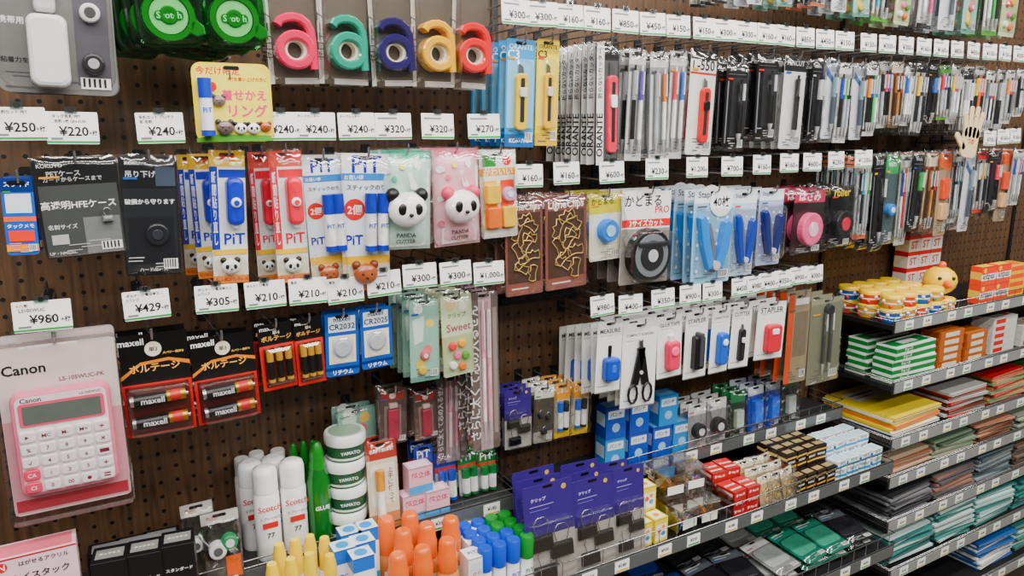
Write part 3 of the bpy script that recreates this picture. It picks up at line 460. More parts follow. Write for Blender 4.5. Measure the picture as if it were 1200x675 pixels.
def calc():
    w,h=.108,.134
    m=MB(); m.slab(-.065,-.163,.065,.052,.012,.009,.006,'e4deda'); m.box(-.0645,.0085,-.161,.0645,.0092,-.04,'deb0b8'); m.box(-.062,.0078,-.158,.062,.0084,-.143,'b04858')
    m.text('LS-105WUC-PK',.025,.006,.0086,'8a6a70',w=.05); m.text('Canon',-.036,.024,.0084,'1a1a1a',w=.046)
    card=m.build('backing_card')
    m=MB(); m.slab(-w/2,-h,w/2,-.002,.006,-.010,.011,M('f09ab0',.3),.004); m.slab(-w/2+.005,-h+.005,w/2-.005,-.007,-.0095,-.0112,.008,M('fbf2f4',.3))
    m.slab(-w/2+.008,-.044,w/2-.008,-.0145,-.011,-.0122,.004,'e6708e'); m.text('Canon',-.032,-.0108,-.0114,'1a1a1a',w=.022); m.text('LS-105WUC',.032,-.0108,-.0114,'8a5a64',w=.024)
    body=m.build('calculator_body')
    m=MB(); m.slab(-w/2+.012,-.041,w/2-.012,-.018,-.0120,-.0126,.002,M('77807a',.15)); scr=m.build('screen')
    keys=[['▶','M⊂','M-','M+','÷'],['%','7','8','9','×'],['√','4','5','6','-'],['CA','1','2','3','+'],['CI','0','00','.','=']]
    ks=[]
    for r,row in enumerate(keys):
        for c,t in enumerate(row):
            x=-.040+c*.020; z=-.056-r*.0162; pk=c==0 and r>2
            m=MB(); m.slab(x-.0086,z-.0066,x+.0086,z+.0066,-.011,-.0155,.003,M('ea5a80' if pk else 'fdf8f8',.3),.0015)
            m.text(t,x,z,-.0158,'ffffff' if pk else '8a3448',h=.005,mh=.005); ks.append(('key',m.build('key')))
    m=MB(); m.slab(-.068,-.167,.068,.057,.0145,-.022,.008,CLEAR('faf8f8',.07,.08),.006); pk=m.build('clear_package')
    return [('backing_card',card),('calculator_body',body,[('screen',scr)]+ks),('clear_package',pk)]
x,z=PY(70,450,-.2)
cp=calc()
for i in range(2):
    thing('calculator_pack','pink and white pocket calculator in clear hanging package','calculator',cp if i==0 else [cp[0],cp[2]],(x+.002*i,-.205+i*.05,z+.004*i),rx=-3,group='calculator packs')
hook(x,z+.053,.19)
# ================================================================ BAY 2 tags
for i,u in enumerate((605,636,668,700,733,765,795,825,850,875,899,921,944,967,990,1018,1040,1062,1083,1103,1122,1141,1160,1178,1195)):
    v=14+(u-605)*.0885 if u<990 else 48+(u-990)*.075
    X,Zz=tag(u,v,('¥300','¥300','¥160','¥160','¥850','¥450','¥150','¥150')[i%8],'',.19); hook(X,Zz-.012,.165,0,.026,True)
for i,(u,v) in enumerate(((620,206),(664,203),(717,202),(770,198),(817,196),(858,195),(893,193),(925,191),(952,190),(980,188),(1012,186),(1160,162),(1176,160),(1190,159))):
    X,Zz=tag(u,v,('¥160','¥160','¥600','¥230','¥1,200','¥700')[i%6],'',.19); hook(X,Zz-.014,.165,0,.028,True)
for i,(u,v) in enumerate(((706,358),(739,357),(777,350),(809,345),(835,342),(868,336),(886,333),(901,330),(918,327),(936,323),(955,321))):
    X,Zz=tag(u,v,('¥980','¥400','¥350','¥900','¥300','¥450')[i%6],'',.19); hook(X,Zz-.014,.165,0,.028,True)
# row 0
H(C3b,(594,46,628,172),5,.03,.17); H(C3y,(629,46,655,171),3,.03,.165); H(oran,(696,50,723,193),8,.021,.17)
PC=['2a7ad0','e84a5a','3aa85a','f0a030','d85a9a','2a2a2e','7a5ac0','30a8b8','f4f4f4','b8bcc0','c83028','1a1a1e','2454b0','8a8c90','d8b070','e0e0e0','3a3a3e','f0d030','48c068']
BC=['9a9c9c','5c5e62','b8b8b4','a8a8a0','8a8478','4a4a4e','c8c8c4']
def rp(n,nm='coloured',**k):
    k.setdefault('base',random.choice(BC)); k.setdefault('hd',random.choice(['e8e8e4','e8e8e4','f2f2f0','d0d0cc','2a2a2e','c8c83a','d8865a'])); return penp([random.choice(PC) for _ in range(n)],nm=nm,**k)
H(penp(['b8bcc0','7a5ac0'],nm='purple'),(735,58,755,188),6,.024,.165); H(penp(['b8bcc0','e8902a'],nm='orange'),(759,62,781,188),6,.024,.165); H(penp(['e84a5a','2a7ad0']),(784,60,803,186),5,.026,.165)
H(l550,(806,60,838,181),4,.03,.17)
H(blackp('KURUTOGA'),(850,74,873,178),5,.026,.165); H(blackp('Pentel'),(884,64,909,166),5,.026,.165); H(pencut,(916,66,942,174),5,.026,.165)
S0=[blackp('Zebra',it='d0d0d0'),whitep,rp(3),whitep,rp(4),rp(3),brownp,penp(['2a7ad0','f4f4f4','8a8c90'],nm='blue'),rp(3),blackp('Pentel',it='3a7ac0'),rp(3,hd='6ab04a'),rp(4),rp(3),penp(['f0d030','f08a30','e84a5a'],nm='yellow'),rp(4),rp(4),rp(3),rp(3),whitep,rp(4)]
u=956;i=0
while u<1196:
    wd=15-(u-960)*.018
    H(S0[i%len(S0)],(u-wd/2+.5,66+(u-960)*.06+random.uniform(0,8),u+wd/2-.5,174-(u-960)*.055-random.uniform(0,26)),6,.024,.168-.01*(i%2)); u+=wd+1; i+=1
for i,u in enumerate((960,985,1010,1035,1062,1088,1112,1138,1163,1186,845,885,920)):
    H([rp(2),whitep,charm,rp(3,hd='6ab04a'),sweet][i%5],(u-9,-60,u+9,[8,14,20,26,30,34,36,40,42,44,4,5,8][i]),3,.03,.15)
# row 1
H(ligne,(590,232,634,346),3,.03,.17); H(ligne,(636,229,686,338),3,.03,.17)
H(bluet,(688,226,727,305),3,.035,.17); H(kado,(728,224,786,331),3,.036,.175)
H(st40,(812,222,855,331),5,.03,.17); H(st_b,(858,224,884,322),5,.03,.165); H(st_n,(888,222,915,310),5,.03,.165)
H(pinkt,(928,222,966,298),4,.03,.165); H(blkt,(970,218,998,290),4,.03,.165)
S1=[rp(4,r=.003),blackp('薄型'),S('tape_pack','green and grey card with round tool','tape tool',base='5a6a6a',deco=[('r',0,0,1,.2,'3aa86a'),('t','PIVO',.5,.1,.6,'ffffff')],items=[('round_tool','disc',.5,.6,.32,.014,'3a8ac8',.15,'e8f0f8')],film=.016),rp(4,base='a8b090',r=.003),blackp('TOOL',it='3aa85a'),brownp,orangep,rp(4,r=.003),whitep,rp(3,hd='d83030',r=.003),blackp('CUT',it='e84a6a'),orangep,rp(4,r=.003)]
u=1010;i=0
while u<1195:
    wd=15-(u-1014)*.012
    H(S1[i%len(S1)],(u-wd/2+.5,184-(u-1014)*.05,u+wd/2-.5,298-(u-1014)*.22-random.uniform(0,22)),5,.028,.168-.01*(i%2)); u+=wd+1; i+=1
# row 2
H(measure,(700,376,729,459),1,.0,.17)
for i in range(5): H(measure,(700-9*(i+1),377+i,727-9*(i+1),459),1,0,.17-.026*(i+1),hk=False)
H(csc,(730,378,768,476),4,.024,.17); H(gtape,(770,370,798,442),4,.028,.17); H(stp,(803,365,829,442),4,.028,.17); H(corr,(832,362,854,436),4,.028,.17); H(cutc,(857,358,879,430),4,.026,.17); H(stc,(888,354,918,420),4,.028,.17)
H(oran2,(922,345,946,447),5,.022,.16); H(comp,(948,350,983,447),4,.03,.165)
m=MB(); m.box(.69,-.012,1.16,.86,-.001,1.175,M('3a3a3c',.35,.5)); thing('mounting_rail','short dark metal rail on the pegboard','rail',[('mounting_rail',m.build('mounting_rail'))],(0,0,0))
# row 3
H(purple,(592,456,622,524),3,.02,.10); H(clipbag,(626,452,648,518),3,.026,.1); H(ypen,(650,449,668,512),3,.026,.1); H(ypen,(670,447,690,508),3,.026,.1)
# ================================================================ SHELVES
LBM=[]
for t,c in (('¥350','3fa45c'),('¥180','d8c23a'),('¥500','d8c23a')):
    m=MB(); m.slab(0,-.0115,.034,.0115,0,-.0008,.001,'f8f8f4'); m.box(.003,-.0015,-.009,.031,-.001,-.006,c); m.text(t,.017,.002,-.0012,'333333',w=.019); LBM.append(m.build('shelf_label'))
def shelf(x0,x1,z,d,lipc='1c1c1e',fence=.03,lab='black metal shelf with clear price strip and wire fence',strip='6a6d6c'):
    m=MB(); m.box(x0,-d,z-.012,x1,-.002,z,M(lipc,.5)); b=m.build('shelf_board')
    m=MB(); m.box(x0,-d-.004,z-.02,x1,-d,z+.012,M('2a2a2c',.4))
    m.box(x0+.004,-d-.006,z-.017,x1-.004,-d-.004,z+.010,M(strip,.15)); lip=m.build('front_lip')
    m=MB()
    for zz in (z+.012,z+.012+fence): m.tube([(x0,-.01,zz),(x0,-d-.002,zz),(x1,-d-.002,zz),(x1,-.01,zz)],.0014,WIRE,5)
    xx=x0
    while xx<=x1: m.tube([(xx,-d-.002,z),(xx,-d-.002,z+.012+fence)],.001,WIRE,4); xx+=.045
    w=m.build('wire_fence')
    r=thing('display_shelf',lab,'shelf',[('shelf_board',b),('front_lip',lip),('wire_fence',w)],(0,0,0),group='display shelves')
    k=0; xx=x0+.04
    while xx<min(x1,2.7)-.05:
        if xx>-.1:
            o=bpy.data.objects.new('shelf_label',LBM[k%3]); COL.objects.link(o); o.parent=r; o.location=(xx,-d-.006,z-.0035)
        xx+=.075+.03*(k%2); k+=1
Z1=.70
shelf(-.9,.668,Z1,.26); shelf(.675,1.64,Z1,.26)
shelf(-.9,.655,.815,.135,'3a3a3c',fence=.012,lab='raised shelf tier with price strip')
shelf(.70,1.64,.79,.11,'3a3a3c',fence=.018,lab='raised shelf tier with clear tray')
shelf(.675,1.64,.49,.285)
BZ=[1.035,.885,.74,.64,.525,.40,.27]; BD=[.21,.225,.235,.24,.25,.27,.30]
for z,d in zip(BZ,BD): shelf(1.66,2.9,z,d,fence=.02 if z>1 else .004,strip='9a9c9a')
for x in (.668,.955,1.108,1.30):
    m=MB(); m.T=Matrix.Translation((x,0,0))@Matrix.Rotation(rad(-90),4,'Z'); m.prism([(.125,Z1),(.255,Z1),(.255,Z1+.045),(.125,Z1+.075)],.0015,0,CLEAR('eef4f4',.25)); thing('acrylic_divider','clear acrylic divider standing on the shelf','divider',[('acrylic_divider',m.build('acrylic_divider'))],(0,0,0),group='acrylic dividers')
# ================================================================ STANDING ITEMS
def face(m,w,d,h,fr=(),tp=(),lf=()):
    if fr: m.T=Matrix.Translation((0,-d/2,h)); draw(m,w,h,fr,0)
    if tp: m.T=Matrix.Translation((0,d/2,h))@Matrix.Rotation(rad(-90),4,'X'); draw(m,w,d,tp,0)
    if lf: m.T=Matrix.Translation((-w/2,0,h))@Matrix.Rotation(rad(-90),4,'Z'); draw(m,d,h,lf,0)
    m.T=Matrix()
def carton(w,d,h,col,fr=(),tp=(),lf=(),flap=True):
    m=MB(); e=.0008; m.box(-w/2,-d/2,0,w/2,d/2,h,col)
    face(m,w,d,h,fr,tp,lf)
    if flap: m.box(-w/2+e,-d/2-.0004,h-.0016,w/2-e,-d/2,h-.001,'555555')
    return [('carton',m.build('carton'))]
def put(name,label,cat,parts,u,v,z,rz=0,group=None,y=-.1):
    r=ray(u,v); s=(y-CAM.y)/r.y; X=CAM.x+r.x*s
    return thing(name,label,cat,parts,(X,y,z),rz=rz,group=group)
def spray(h):
    m=MB(); W=M('f8f8f6',.3); m.lathe([(.019,0),(.0205,.003),(.0205,h*.7),(.018,h*.74)],(0,0,0),W); m.text('Scotch',0,h*.60,-.0222,'c01820',w=.036); m.text('スプレーのり',0,h*.49,-.0215,'222222',w=.032); m.box(-.012,-.0212,h*.38,.012,-.0205,h*.44,'c03a3a'); m.text('77',0,h*.3,-.0214,'333333',w=.012); b=m.build('bottle')
    m=MB(); m.lathe([(.0195,h*.74),(.0195,h*.93),(.017,h*.98),(.010,h)],(0,0,0),M('ffffff',.25)); c=m.build('cap')
    return [('bottle',b),('cap',c)]
T1=.815
def T1put(name,label,cat,fn,u,vt,y,rz=0,group=None,zf=T1,hx=.3):
    x,zt=PY(u,vt,y); h=round(min(hx,max(.02,zt-zf)),3); thing(name,label,cat,fn(h),(x,y,zf),rz=rz,group=group)
for u,vt,y in ((309,546,-.1),(341,538,-.1),(292,540,-.055),(320,534,-.055)): T1put('spray_glue','white spray glue can with red and black print','spray can',spray,u,vt,y,group='spray glue cans')
def smallcap(h):
    m=MB(); m.lathe([(.013,0),(.014,.002),(.014,h*.75),(.012,h*.8)],(0,0,0),'e8e6e0'); b=m.build('bottle'); m=MB(); m.lathe([(.0125,h*.8),(.0125,h*.98),(.011,h)],(0,0,0),'dcdcd8'); return [('bottle',b),('cap',m.build('cap'))]
for u,vt in ((283,537),(300,530),(325,527)): T1put('glue_bottle','small white glue bottle with pale cap','glue bottle',smallcap,u,vt,-.02,group='small glue bottles')
def green(r):
    def f(h):
        m=MB(); m.lathe([(r*.9,0),(r,.003),(r,h*.62),(r*.75,h*.74),(r*.78,h*.76)],(0,0,0),M('107a34',.2,0,.4)); m.text('GLUE',0,h*.4,-r-.0008,'ffffff',w=r*1.2); b=m.build('bottle'); m=MB(); m.lathe([(r*.72,h*.76),(r*.6,h*.86),(r*.62,h*.88),(r*.4,h*.98),(r*.25,h)],(0,0,0),M('1f8a34',.3)); return [('bottle',b),('cap',m.build('cap'))]
    return f
T1put('glue_bottle','broad green glue bottle with tapered cap','glue bottle',green(.0195),370,518,-.1,group='green glue bottles')
for u,vt,y in ((343,520,-.04),(355,517,-.04),(366,516,-.03)): T1put('glue_bottle','slim lime green glue tube','glue bottle',green(.011),u,vt,y,group='green glue bottles')
def jar(h,r=.0345):
    m=MB(); m.lathe([(r*.9,0),(r*.93,.003),(r*.93,h*.62)],(0,0,0),'3f6a50',n=26); m.lathe([(r*.935,h*.08),(r*.935,h*.16)],(0,0,0),'e9efe6',n=26); m.text('YAMATO',0,h*.38,-r*.96,'f0f4f0',w=r*.95); b=m.build('jar')
    m=MB(); m.lathe([(r,h*.60),(r*1.02,h*.66),(r*1.02,h*.93),(r*.96,h)],(0,0,0),M('f4f6f2',.3),n=26); m.add([(r*.8*math.cos(i*.3142),r*.8*math.sin(i*.3142),h+.0004) for i in range(20)],[tuple(range(20))],'b3cab4'); return [('jar',b),('lid',m.build('lid'))]
jr=jar(.046); ys=-.085; x,zt=PY(402,510,ys)
for k in range(4): thing('paste_jar','wide round paste jar with green label and white lid','jar',jr,(x+.003*(k%2),ys,T1+k*.0465),rz=k*4-15,group='stacked paste jars')
sten=S('glue_pack','white and brown label hanging pack with long text','glue pack',clean=1,base='e6ddc8',deco=[('r',0,0,1,.2,'b04a3a'),('t','名刺でお子様',.5,.1,.8,'ffffff'),('r',.1,.25,.9,.7,'f4f0e4'),('v','上手に使って',.75,.5,.4,.2,'7a2a1a'),('r',0,.8,1,1,'c89868')],items=[('glue_tube','glue',.35,.3,.95,.008,'f4f0e8','d8a040',None)],film=.014)
def stand(sp,b,z,y,n=1,gap=.012,lean=8):
    x,zt,w,h=BX(b,y); h=max(.03,min(h,zt-z)); w=round(w,3);h=round(h,3)
    for i in range(n): thing(sp['name'],sp['label'],sp['cat'],pack(w,h,sp),(x,y+i*gap,z+h*math.cos(rad(lean))+.001),rx=-lean,rz=random.uniform(-4,4),ry=random.uniform(-2,2),group=sp['cat']+' packs standing on shelf')
stand(sten,(430,516,466,640),T1,-.1,2,.025)
bx=carton(.045,.03,.05,'e8c0c8',[('t','超立体',.5,.3,.8,'c03a6a'),('r',0,.7,1,1,'5aa8d8')],[('r',.1,.1,.9,.9,'f4dce4')])
for u,v,yy in ((483,592,-.1),(510,586,-.105),(490,570,-.1)): put('small_carton','small pink and blue carton','small box',bx,u,v+6,T1 if u!=490 else T1+.0505,group='small pink cartons',y=yy)
def mk(c): return S('marker_pack','hanging pack of %s capped glue pens'%c[1],'marker pack',clean=1,base='e4ece8',deco=[('r',0,0,1,.3,c[0]),('t','PiT',.5,.14,.7,'ffffff'),('r',0,.3,1,.4,'d84a3a')],items=[('glue_pen','glue',.28,.35,.95,.008,'f4f4f4',c[0],None),('glue_pen','glue',.72,.35,.95,.008,'f4f4f4',c[0],None)],film=.018)
mkb=mk(('2454b4','blue')); mkg=mk(('1f8a4a','green'))
for b,s in (((486,522,507,600),mkb),((509,530,533,596),mkb),((536,528,557,590),mkg),((559,528,580,586),mkg)): stand(s,b,T1,-.07,2,.03,4)
nice=carton(.09,.04,.085,'f0d4da',[('r',0,0,1,.03,'d83a4a'),('c',.1,.13,.07,'d22f3a'),('t','N',.1,.13,.08,'ffffff'),('t','はがせるアクリル',.6,.12,.6,'333333'),('t','ナイスタック',.54,.34,.7,'1a1a1a'),('t','両面テープ',.45,.52,.5,'1a1a1a'),('r',0,.64,1,1,'d87888')],[('r',.05,.1,.95,.9,'e88a9a')])
x,zt=PY(42,630,-.18); thing('tape_carton','pink carton with red corner logo and black lettering','tape box',nice,(x,-.2,zt-.085))
thing('tape_carton','plain pink carton under another carton','tape box',carton(.09,.04,round(zt-.085-Z1-.001,3),'e0a8b4'),(x,-.2,Z1))
stb=carton(.05,.035,.085,'1a1a1c',[('r',.1,.1,.9,.3,'e0e0dc'),('t','MAX',.5,.2,.4,'222222'),('r',.15,.45,.85,.85,'4a4a4e'),('t','針',.5,.6,.3,'f0f0f0')],[('r',.1,.15,.9,.85,'98989a')],[('r',.1,.1,.9,.3,'c8c8c4')])
for k in range(3): x,zt=PY(122+33*k,612,-.1); thing('staple_box','small black staple carton with white label','staple box',stb,(x,-.1,T1),rz=-4,group='black staple cartons')
for u,v in ((128,640),(168,632),(206,622)):
    x,zt=PY(u,v,-.19); thing('stapler_carton','tall black carton with stapler window and white lettering','stapler box',carton(.042,.04,round(zt-Z1,3),'1c1c1f',[('r',.1,.3,.9,.6,'c4c4c2'),('R','Staplers',.15,.5,.4,'e8e8e8'),('t','スタンダード',.5,.15,.8,'f0f0f0')],[('r',.1,.2,.9,.8,'8c8c88'),('t','ホッチキス',.5,.5,.6,'f2f2f2')]),(x,-.21,Z1),rz=-8,group='stapler cartons')
tp=S('tape_roll_pack','clear bag with white tape rolls and orange label','tape pack',clean=1,base='6f6a64',deco=[('r',0,0,1,.16,'cfccc6'),('t','PLUS',.3,.08,.3,'c03030'),('r',.55,.65,.95,.95,'e87820'),('r',0,.16,1,.64,'3a3632')],items=[('tape_roll','disc',.35,.5,.24,.018,'ececea',.12,'6a6a6a'),('tape_roll','disc',.68,.42,.22,.018,'3a9a6a',.12,'e8e8e8')],film=.026)
for b,y,z in (((214,588,252,680),-.1,T1),((238,598,282,690),-.125,T1),((232,622,292,720),-.215,Z1)): stand(tp,b,z,y,1,.03)
def orange(h):
    m=MB(); B=M('f0b070',.12,0,.6,.35); m.lathe([(.017,0),(.0195,.003),(.0195,h*.5),(.019,h*.56),(.014,h*.62)],(0,0,0),B); m.add([(-.013,-.0199,h*.12),(.013,-.0199,h*.12),(.013,-.0199,h*.44),(-.013,-.0199,h*.44)],[(0,1,2,3)],'f2ece0'); m.text('アラビックヤマト',0,h*.3,-.0203,'c04a20',w=.024); b=m.build('bottle')
    m=MB(); m.lathe([(.0165,h*.60),(.0170,h*.62),(.0170,h*.80),(.0150,h*.83),(.0145,h*.95),(.012,h*.99),(.009,h)],(0,0,0),M('fb8a3c',.15,0,.6,.2)); return [('bottle',b),('cap',m.build('cap'))]
for u,vt,y in ((466,648,-.235),(495,640,-.235),(524,631,-.235),(472,620,-.19),(500,613,-.19),(528,606,-.19),(452,606,-.15),(480,600,-.15)): T1put('glue_bottle','translucent amber glue bottle with orange cap','glue bottle',orange,u,vt,y,group='orange-capped glue bottles',zf=Z1,hx=.16)
def ycap(h):
    m=MB(); m.lathe([(.010,0),(.0115,.003),(.0115,h*.62),(.008,h*.68)],(0,0,0),'f6f4e8',sx=1.2); m.text('ボンド',0,h*.45,-.0125,'d03028',w=.018); m.box(-.011,-.0121,h*.5,.011,-.0112,h*.56,'d03028'); b=m.build('tube'); m=MB(); m.lathe([(.0105,h*.67),(.010,h*.74),(.010,h*.9),(.007,h)],(0,0,0),M('f4d824',.3)); return [('tube',b),('cap',m.build('cap'))]
for k,(u,vt) in enumerate(((326,628),(345,620),(362,616),(340,648),(362,644),(386,650),(380,630),(318,656))): T1put('glue_tube','white glue tube with yellow cap','glue tube',ycap,u,vt,-.165 if vt<632 else -.215,group='yellow-capped glue tubes',zf=Z1,hx=.17)
cb_=lambda h:carton(.034,.03,h,'f4f6f8',[('r',0,0,1,.15,'2a7ac8'),('t','PiT',.5,.3,.6,'1f3fa8'),('r',0,.5,1,.6,'58b0d8')],[('r',.1,.1,.9,.9,'d8eaf4'),('c',.5,.5,.3,'3a9ad0')],[('r',0,0,1,.15,'2a7ac8')])
for u,vt,y in ((400,626,-.2),(422,636,-.235),(408,610,-.16),(428,614,-.16),(424,625,-.197)): T1put('glue_carton','slim white and blue carton','glue box',cb_,u,vt,y,group='slim blue and white cartons',zf=Z1,hx=.16)
def gs(c):
    def f(h,r=.0128):
        m=MB(); m.lathe([(r*.96,0),(r,.001),(r,h*.08),(r*.92,h*.085),(r*.92,h*.62)],(0,0,0),'f2f4f6'); m.text('PiT',0,h*.42,-r*1.01,c,w=r*1.3); m.lathe([(r*.94,h*.14),(r*.94,h*.24)],(0,0,0),'c83a3a'); b=m.build('stick'); m=MB(); m.lathe([(r,h*.62),(r*1.02,h*.64),(r*1.02,h*.97),(r*.86,h)],(0,0,0),M(c,.3)); return [('stick',b),('cap',m.build('cap'))]
    return f
fb=gs('1f5ac0')(.108); fg=gs('128f40')(.108)
x0,_=PY(572,640,-.24)
for r,y in enumerate((-.243,-.215,-.187,-.159)):
    for k in range(4):
        b=k<2 or (k==2 and r<2)
        if x0-.008+k*.0275<.655: thing('glue_stick','white glue stick with %s cap'%('blue' if b else 'green'),'glue stick',fb if b else fg,(x0-.008+k*.0275+(r%2)*.003,y,Z1),group='glue sticks in the front tray')
gw=carton(.03,.034,.10,'f4f4f2',[('r',.1,.1,.9,.5,'e0e4e8'),('t','のり',.5,.3,.5,'c03030')],[('r',.15,.15,.85,.85,'e6e8ea'),('t','PiT',.5,.5,.5,'555555')])
for y in (-.235,-.195,-.155): put('glue_carton','plain white glue carton beside glue sticks','glue box',gw,553,640,Z1,group='plain white glue cartons',y=y)
# ---- bay 2 tray
for k,(b,y,n) in enumerate((((612,548,668,662),-.235,1),((604,536,655,645),-.2,1),((600,526,648,632),-.165,1),((670,534,715,636),-.235,1),((662,524,706,622),-.2,1),((657,516,700,612),-.165,1),((717,522,752,622),-.235,1),((708,514,740,602),-.2,1),((702,508,734,592),-.165,1))): stand(purple,b,Z1,y,n,.016,5)
ycube=carton(.034,.034,.05,'f0dc4a',[('r',.08,.25,.92,.9,'f8f4e0'),('c',.35,.5,.15,'e84a5a'),('c',.65,.65,.15,'3aa8d8'),('c',.65,.38,.12,'f0a030')],[('r',.1,.1,.9,.9,'fbf6d0'),('c',.5,.5,.2,'e8a030')],[('r',.1,.2,.9,.8,'f6eeb8')])
for i in range(3):
    for j,y in enumerate((-.225,-.187,-.149)):
        for t in range(1 if j==0 else 2): thing('clip_box','small yellow cube box with colourful clips','clip box',ycube,(.842+.04*i,y,Z1+.0505*t),rz=random.uniform(-12,12),group='yellow clip boxes')
def cbox(cs):
    m=MB(); rr=random.Random(3)
    for i in range(30):
        x=rr.uniform(-.018,.018); y=rr.uniform(-.012,.012); z=.006+rr.uniform(0,.034); a=rr.uniform(0,3)
        m.T=Matrix.Translation((x,y,z))@Matrix.Rotation(a,4,'Y')@Matrix.Rotation(a*2,4,'Z'); m.tube([(-.008,0,-.002),(.006,0,-.002),(.008,0,0),(.006,0,.002),(-.006,0,.002)],.0012,rr.choice(cs),4)
    m.T=Matrix(); c=m.build('paper_clips'); m=MB(); m.box(-.026,-.019,0,.026,.019,.05,CLEAR('f8f6f2',.08)); m.box(-.027,-.02,.05,.027,.02,.055,CLEAR('f0eee8',.2)); m.box(-.02,-.0195,.012,.02,-.0190,.03,'f2efe6'); return [('paper_clips',c),('clear_box',m.build('clear_box'))]
c1=cbox([M('d0a050',.3,.6),M('b8803a',.3,.6)]); c2=cbox(['e84a5a','3aa85a','f0c030','3a7ad0','f4f4f4','f08ab0'])
for i in range(2):
    for j,y in enumerate((-.228,-.186,-.144)):
        for t in range(1 if j==0 else 2): thing('paper_clip_box','clear plastic box filled with gold paper clips' if (i+j+t)%3 else 'clear plastic box filled with multicoloured paper clips','paper clip box',c1 if (i+j+t)%3 else c2,(.992+.057*i,y,Z1+.0555*t),rz=random.uniform(-6,6),group='paper clip boxes')
redb=carton(.038,.05,.018,'b8242c',[('t','針 No.10',.5,.5,.7,'ffffff')],[('t','STAPLES',.5,.4,.8,'ffffff'),('r',.1,.7,.9,.8,'f0e0d0')],[('r',.1,.3,.9,.7,'e8d0c8')])
for i in range(2):
    for j,y in enumerate((-.22,-.163)):
        for t in range(3+j): thing('staple_box','small red carton with white lettering','staple box',redb,(1.135+.042*i,y,Z1+.0185*t),rz=random.uniform(-6,6),group='red staple cartons')
for i in range(3):
    sb=pack(.052,.07,beige)
    for j in range(3): thing('clip_bag','beige clear bag with header card and small clips','clip bag',sb,(1.218+.002*j+.034*i,-.232+.032*j,Z1+.066+.004*j),rx=-14,rz=random.uniform(-14,14),group='beige clip bags in tray')
mono=carton(.032,.026,.042,'2c2018',[('r',0,.2,1,.3,'d8b85a'),('t','MONO',.5,.5,.7,'ffffff'),('r',0,.7,1,.8,'d8b85a')],[('r',.1,.2,.9,.8,'a89874')],[('r',0,.25,1,.4,'e0c888'),('r',0,.55,1,.8,'8a4030')])
for i in range(4):
    for j,y in enumerate((-.235,-.205,-.175,-.145)):
        for t in range(1+(j>0)): thing('eraser_box','small dark brown and gold carton','eraser box',mono,(1.325+.034*i,y,Z1+.0425*t),rz=random.uniform(-5,5),group='dark brown and gold cartons')
wbl=carton(.038,.03,.022,'f4f8fa',[('r',0,.5,1,.8,'2a9ac0'),('t','AIR-IN',.5,.25,.6,'1a6a8a')],[('r',.1,.1,.9,.9,'c4dce4')],[('r',0,.3,1,.7,'2a7ab8')])
for i in range(4):
    for j,y in enumerate((-.23,-.19,-.15)):
        for t in range(2+(j>0)): thing('eraser_box','small white and blue carton','eraser box',wbl,(1.468+.044*i,y,Z1+.0225*t),rz=random.uniform(-6,6),group='white and blue cartons')
blu=lambda c:carton(.05,.04,.07,c,[('r',.1,.1,.9,.35,'e8f0f8'),('t','パンチ',.5,.22,.6,'1a3a7a'),('c',.5,.65,.2,'a8d0ec')],[('r',.1,.1,.9,.9,'8cbce0')],[('r',.1,.2,.9,.6,'d8e8f4')])
b1=blu('1a5ab8'); b2=blu('3898d0')
for k,(u,t) in enumerate(((715,0),(742,0),(769,0),(792,0),(715,1),(742,1),(775,1))):
    X,_=PY(u,520,-.07); thing('punch_carton','blue and white stationery carton','stationery box',b1 if k%3 else b2,(X,-.07,.79+.0705*t),rz=-4,group='blue cartons on raised tier')
rollb=S('tape_roll_pack','clear bag with dark tape rolls','tape pack',base='a8a8aa',deco=[('r',0,0,1,.25,'e8e8e4')],items=[('tape_roll','disc',.5,.6,.34,.016,'2a2a2e',.16,'d8d8d8')],film=.022)
for b in ((806,462,826,512),(828,458,850,508)): stand(rollb,b,.79,-.09,3,.026,3)
gr=S('tape_pack','dark green card pack with small roller','tape tool',base='2a4a3a',deco=[('r',0,0,1,.25,'3a8a5a')],items=[('roller','slab',.25,.4,.75,.8,.012,.004,'c8d0c8')],film=.014)
bl=S('tape_pack','bright blue card pack with blue tool','tape tool',base='1a46a8',deco=[('r',0,0,1,.2,'e8eef4')],items=[('blue_tool','slab',.25,.3,.75,.8,.014,.004,'2a7ae0')],film=.016)
for b,s in (((855,450,872,502),gr),((875,446,893,498),bl),((896,442,912,494),bl),((915,438,932,490),gr)): stand(s,b,.79,-.09,3,.028,3)
# lower shelf bay 2
def lowp(nm,base,hd,it): return S('cloth_pack','flat clear bag with %s contents lying on shelf'%nm,'flat pack',base=base,r=.008,deco=[('r',0,0,1,.22,hd),('r',.1,.06,.7,.09,'e8e8e4'),('r',.1,.13,.5,.15,'c8ccd0'),('c',.3,.6,.14,it),('r',.55,.4,.9,.7,it)],items=[('contents','slab',.06,.26,.94,.78,.004,.012,it,.0015)],film=.009)
dk=[lowp('blue','1c3a6a','24508a','2a5aa8'),lowp('black','2a2a2e','7a7f86','3a3a40'),lowp('teal green','1f7a68','2f9a80','58a890'),lowp('white','9a9a96','e8e8e4','b8bcba')]
for k in range(10):
    sp=dk[[0,0,1,0,1,1,3,2,2,1][k]]
    for j in range(2):
        for q in range(2): thing(sp['name'],sp['label'],sp['cat'],pack(.084,.115,sp),(.74+.092*k,-.02-.125*j,.492+.012+.017*q+.016),rx=-82,rz=random.uniform(-9,9),group='flat packs on the lower shelf')
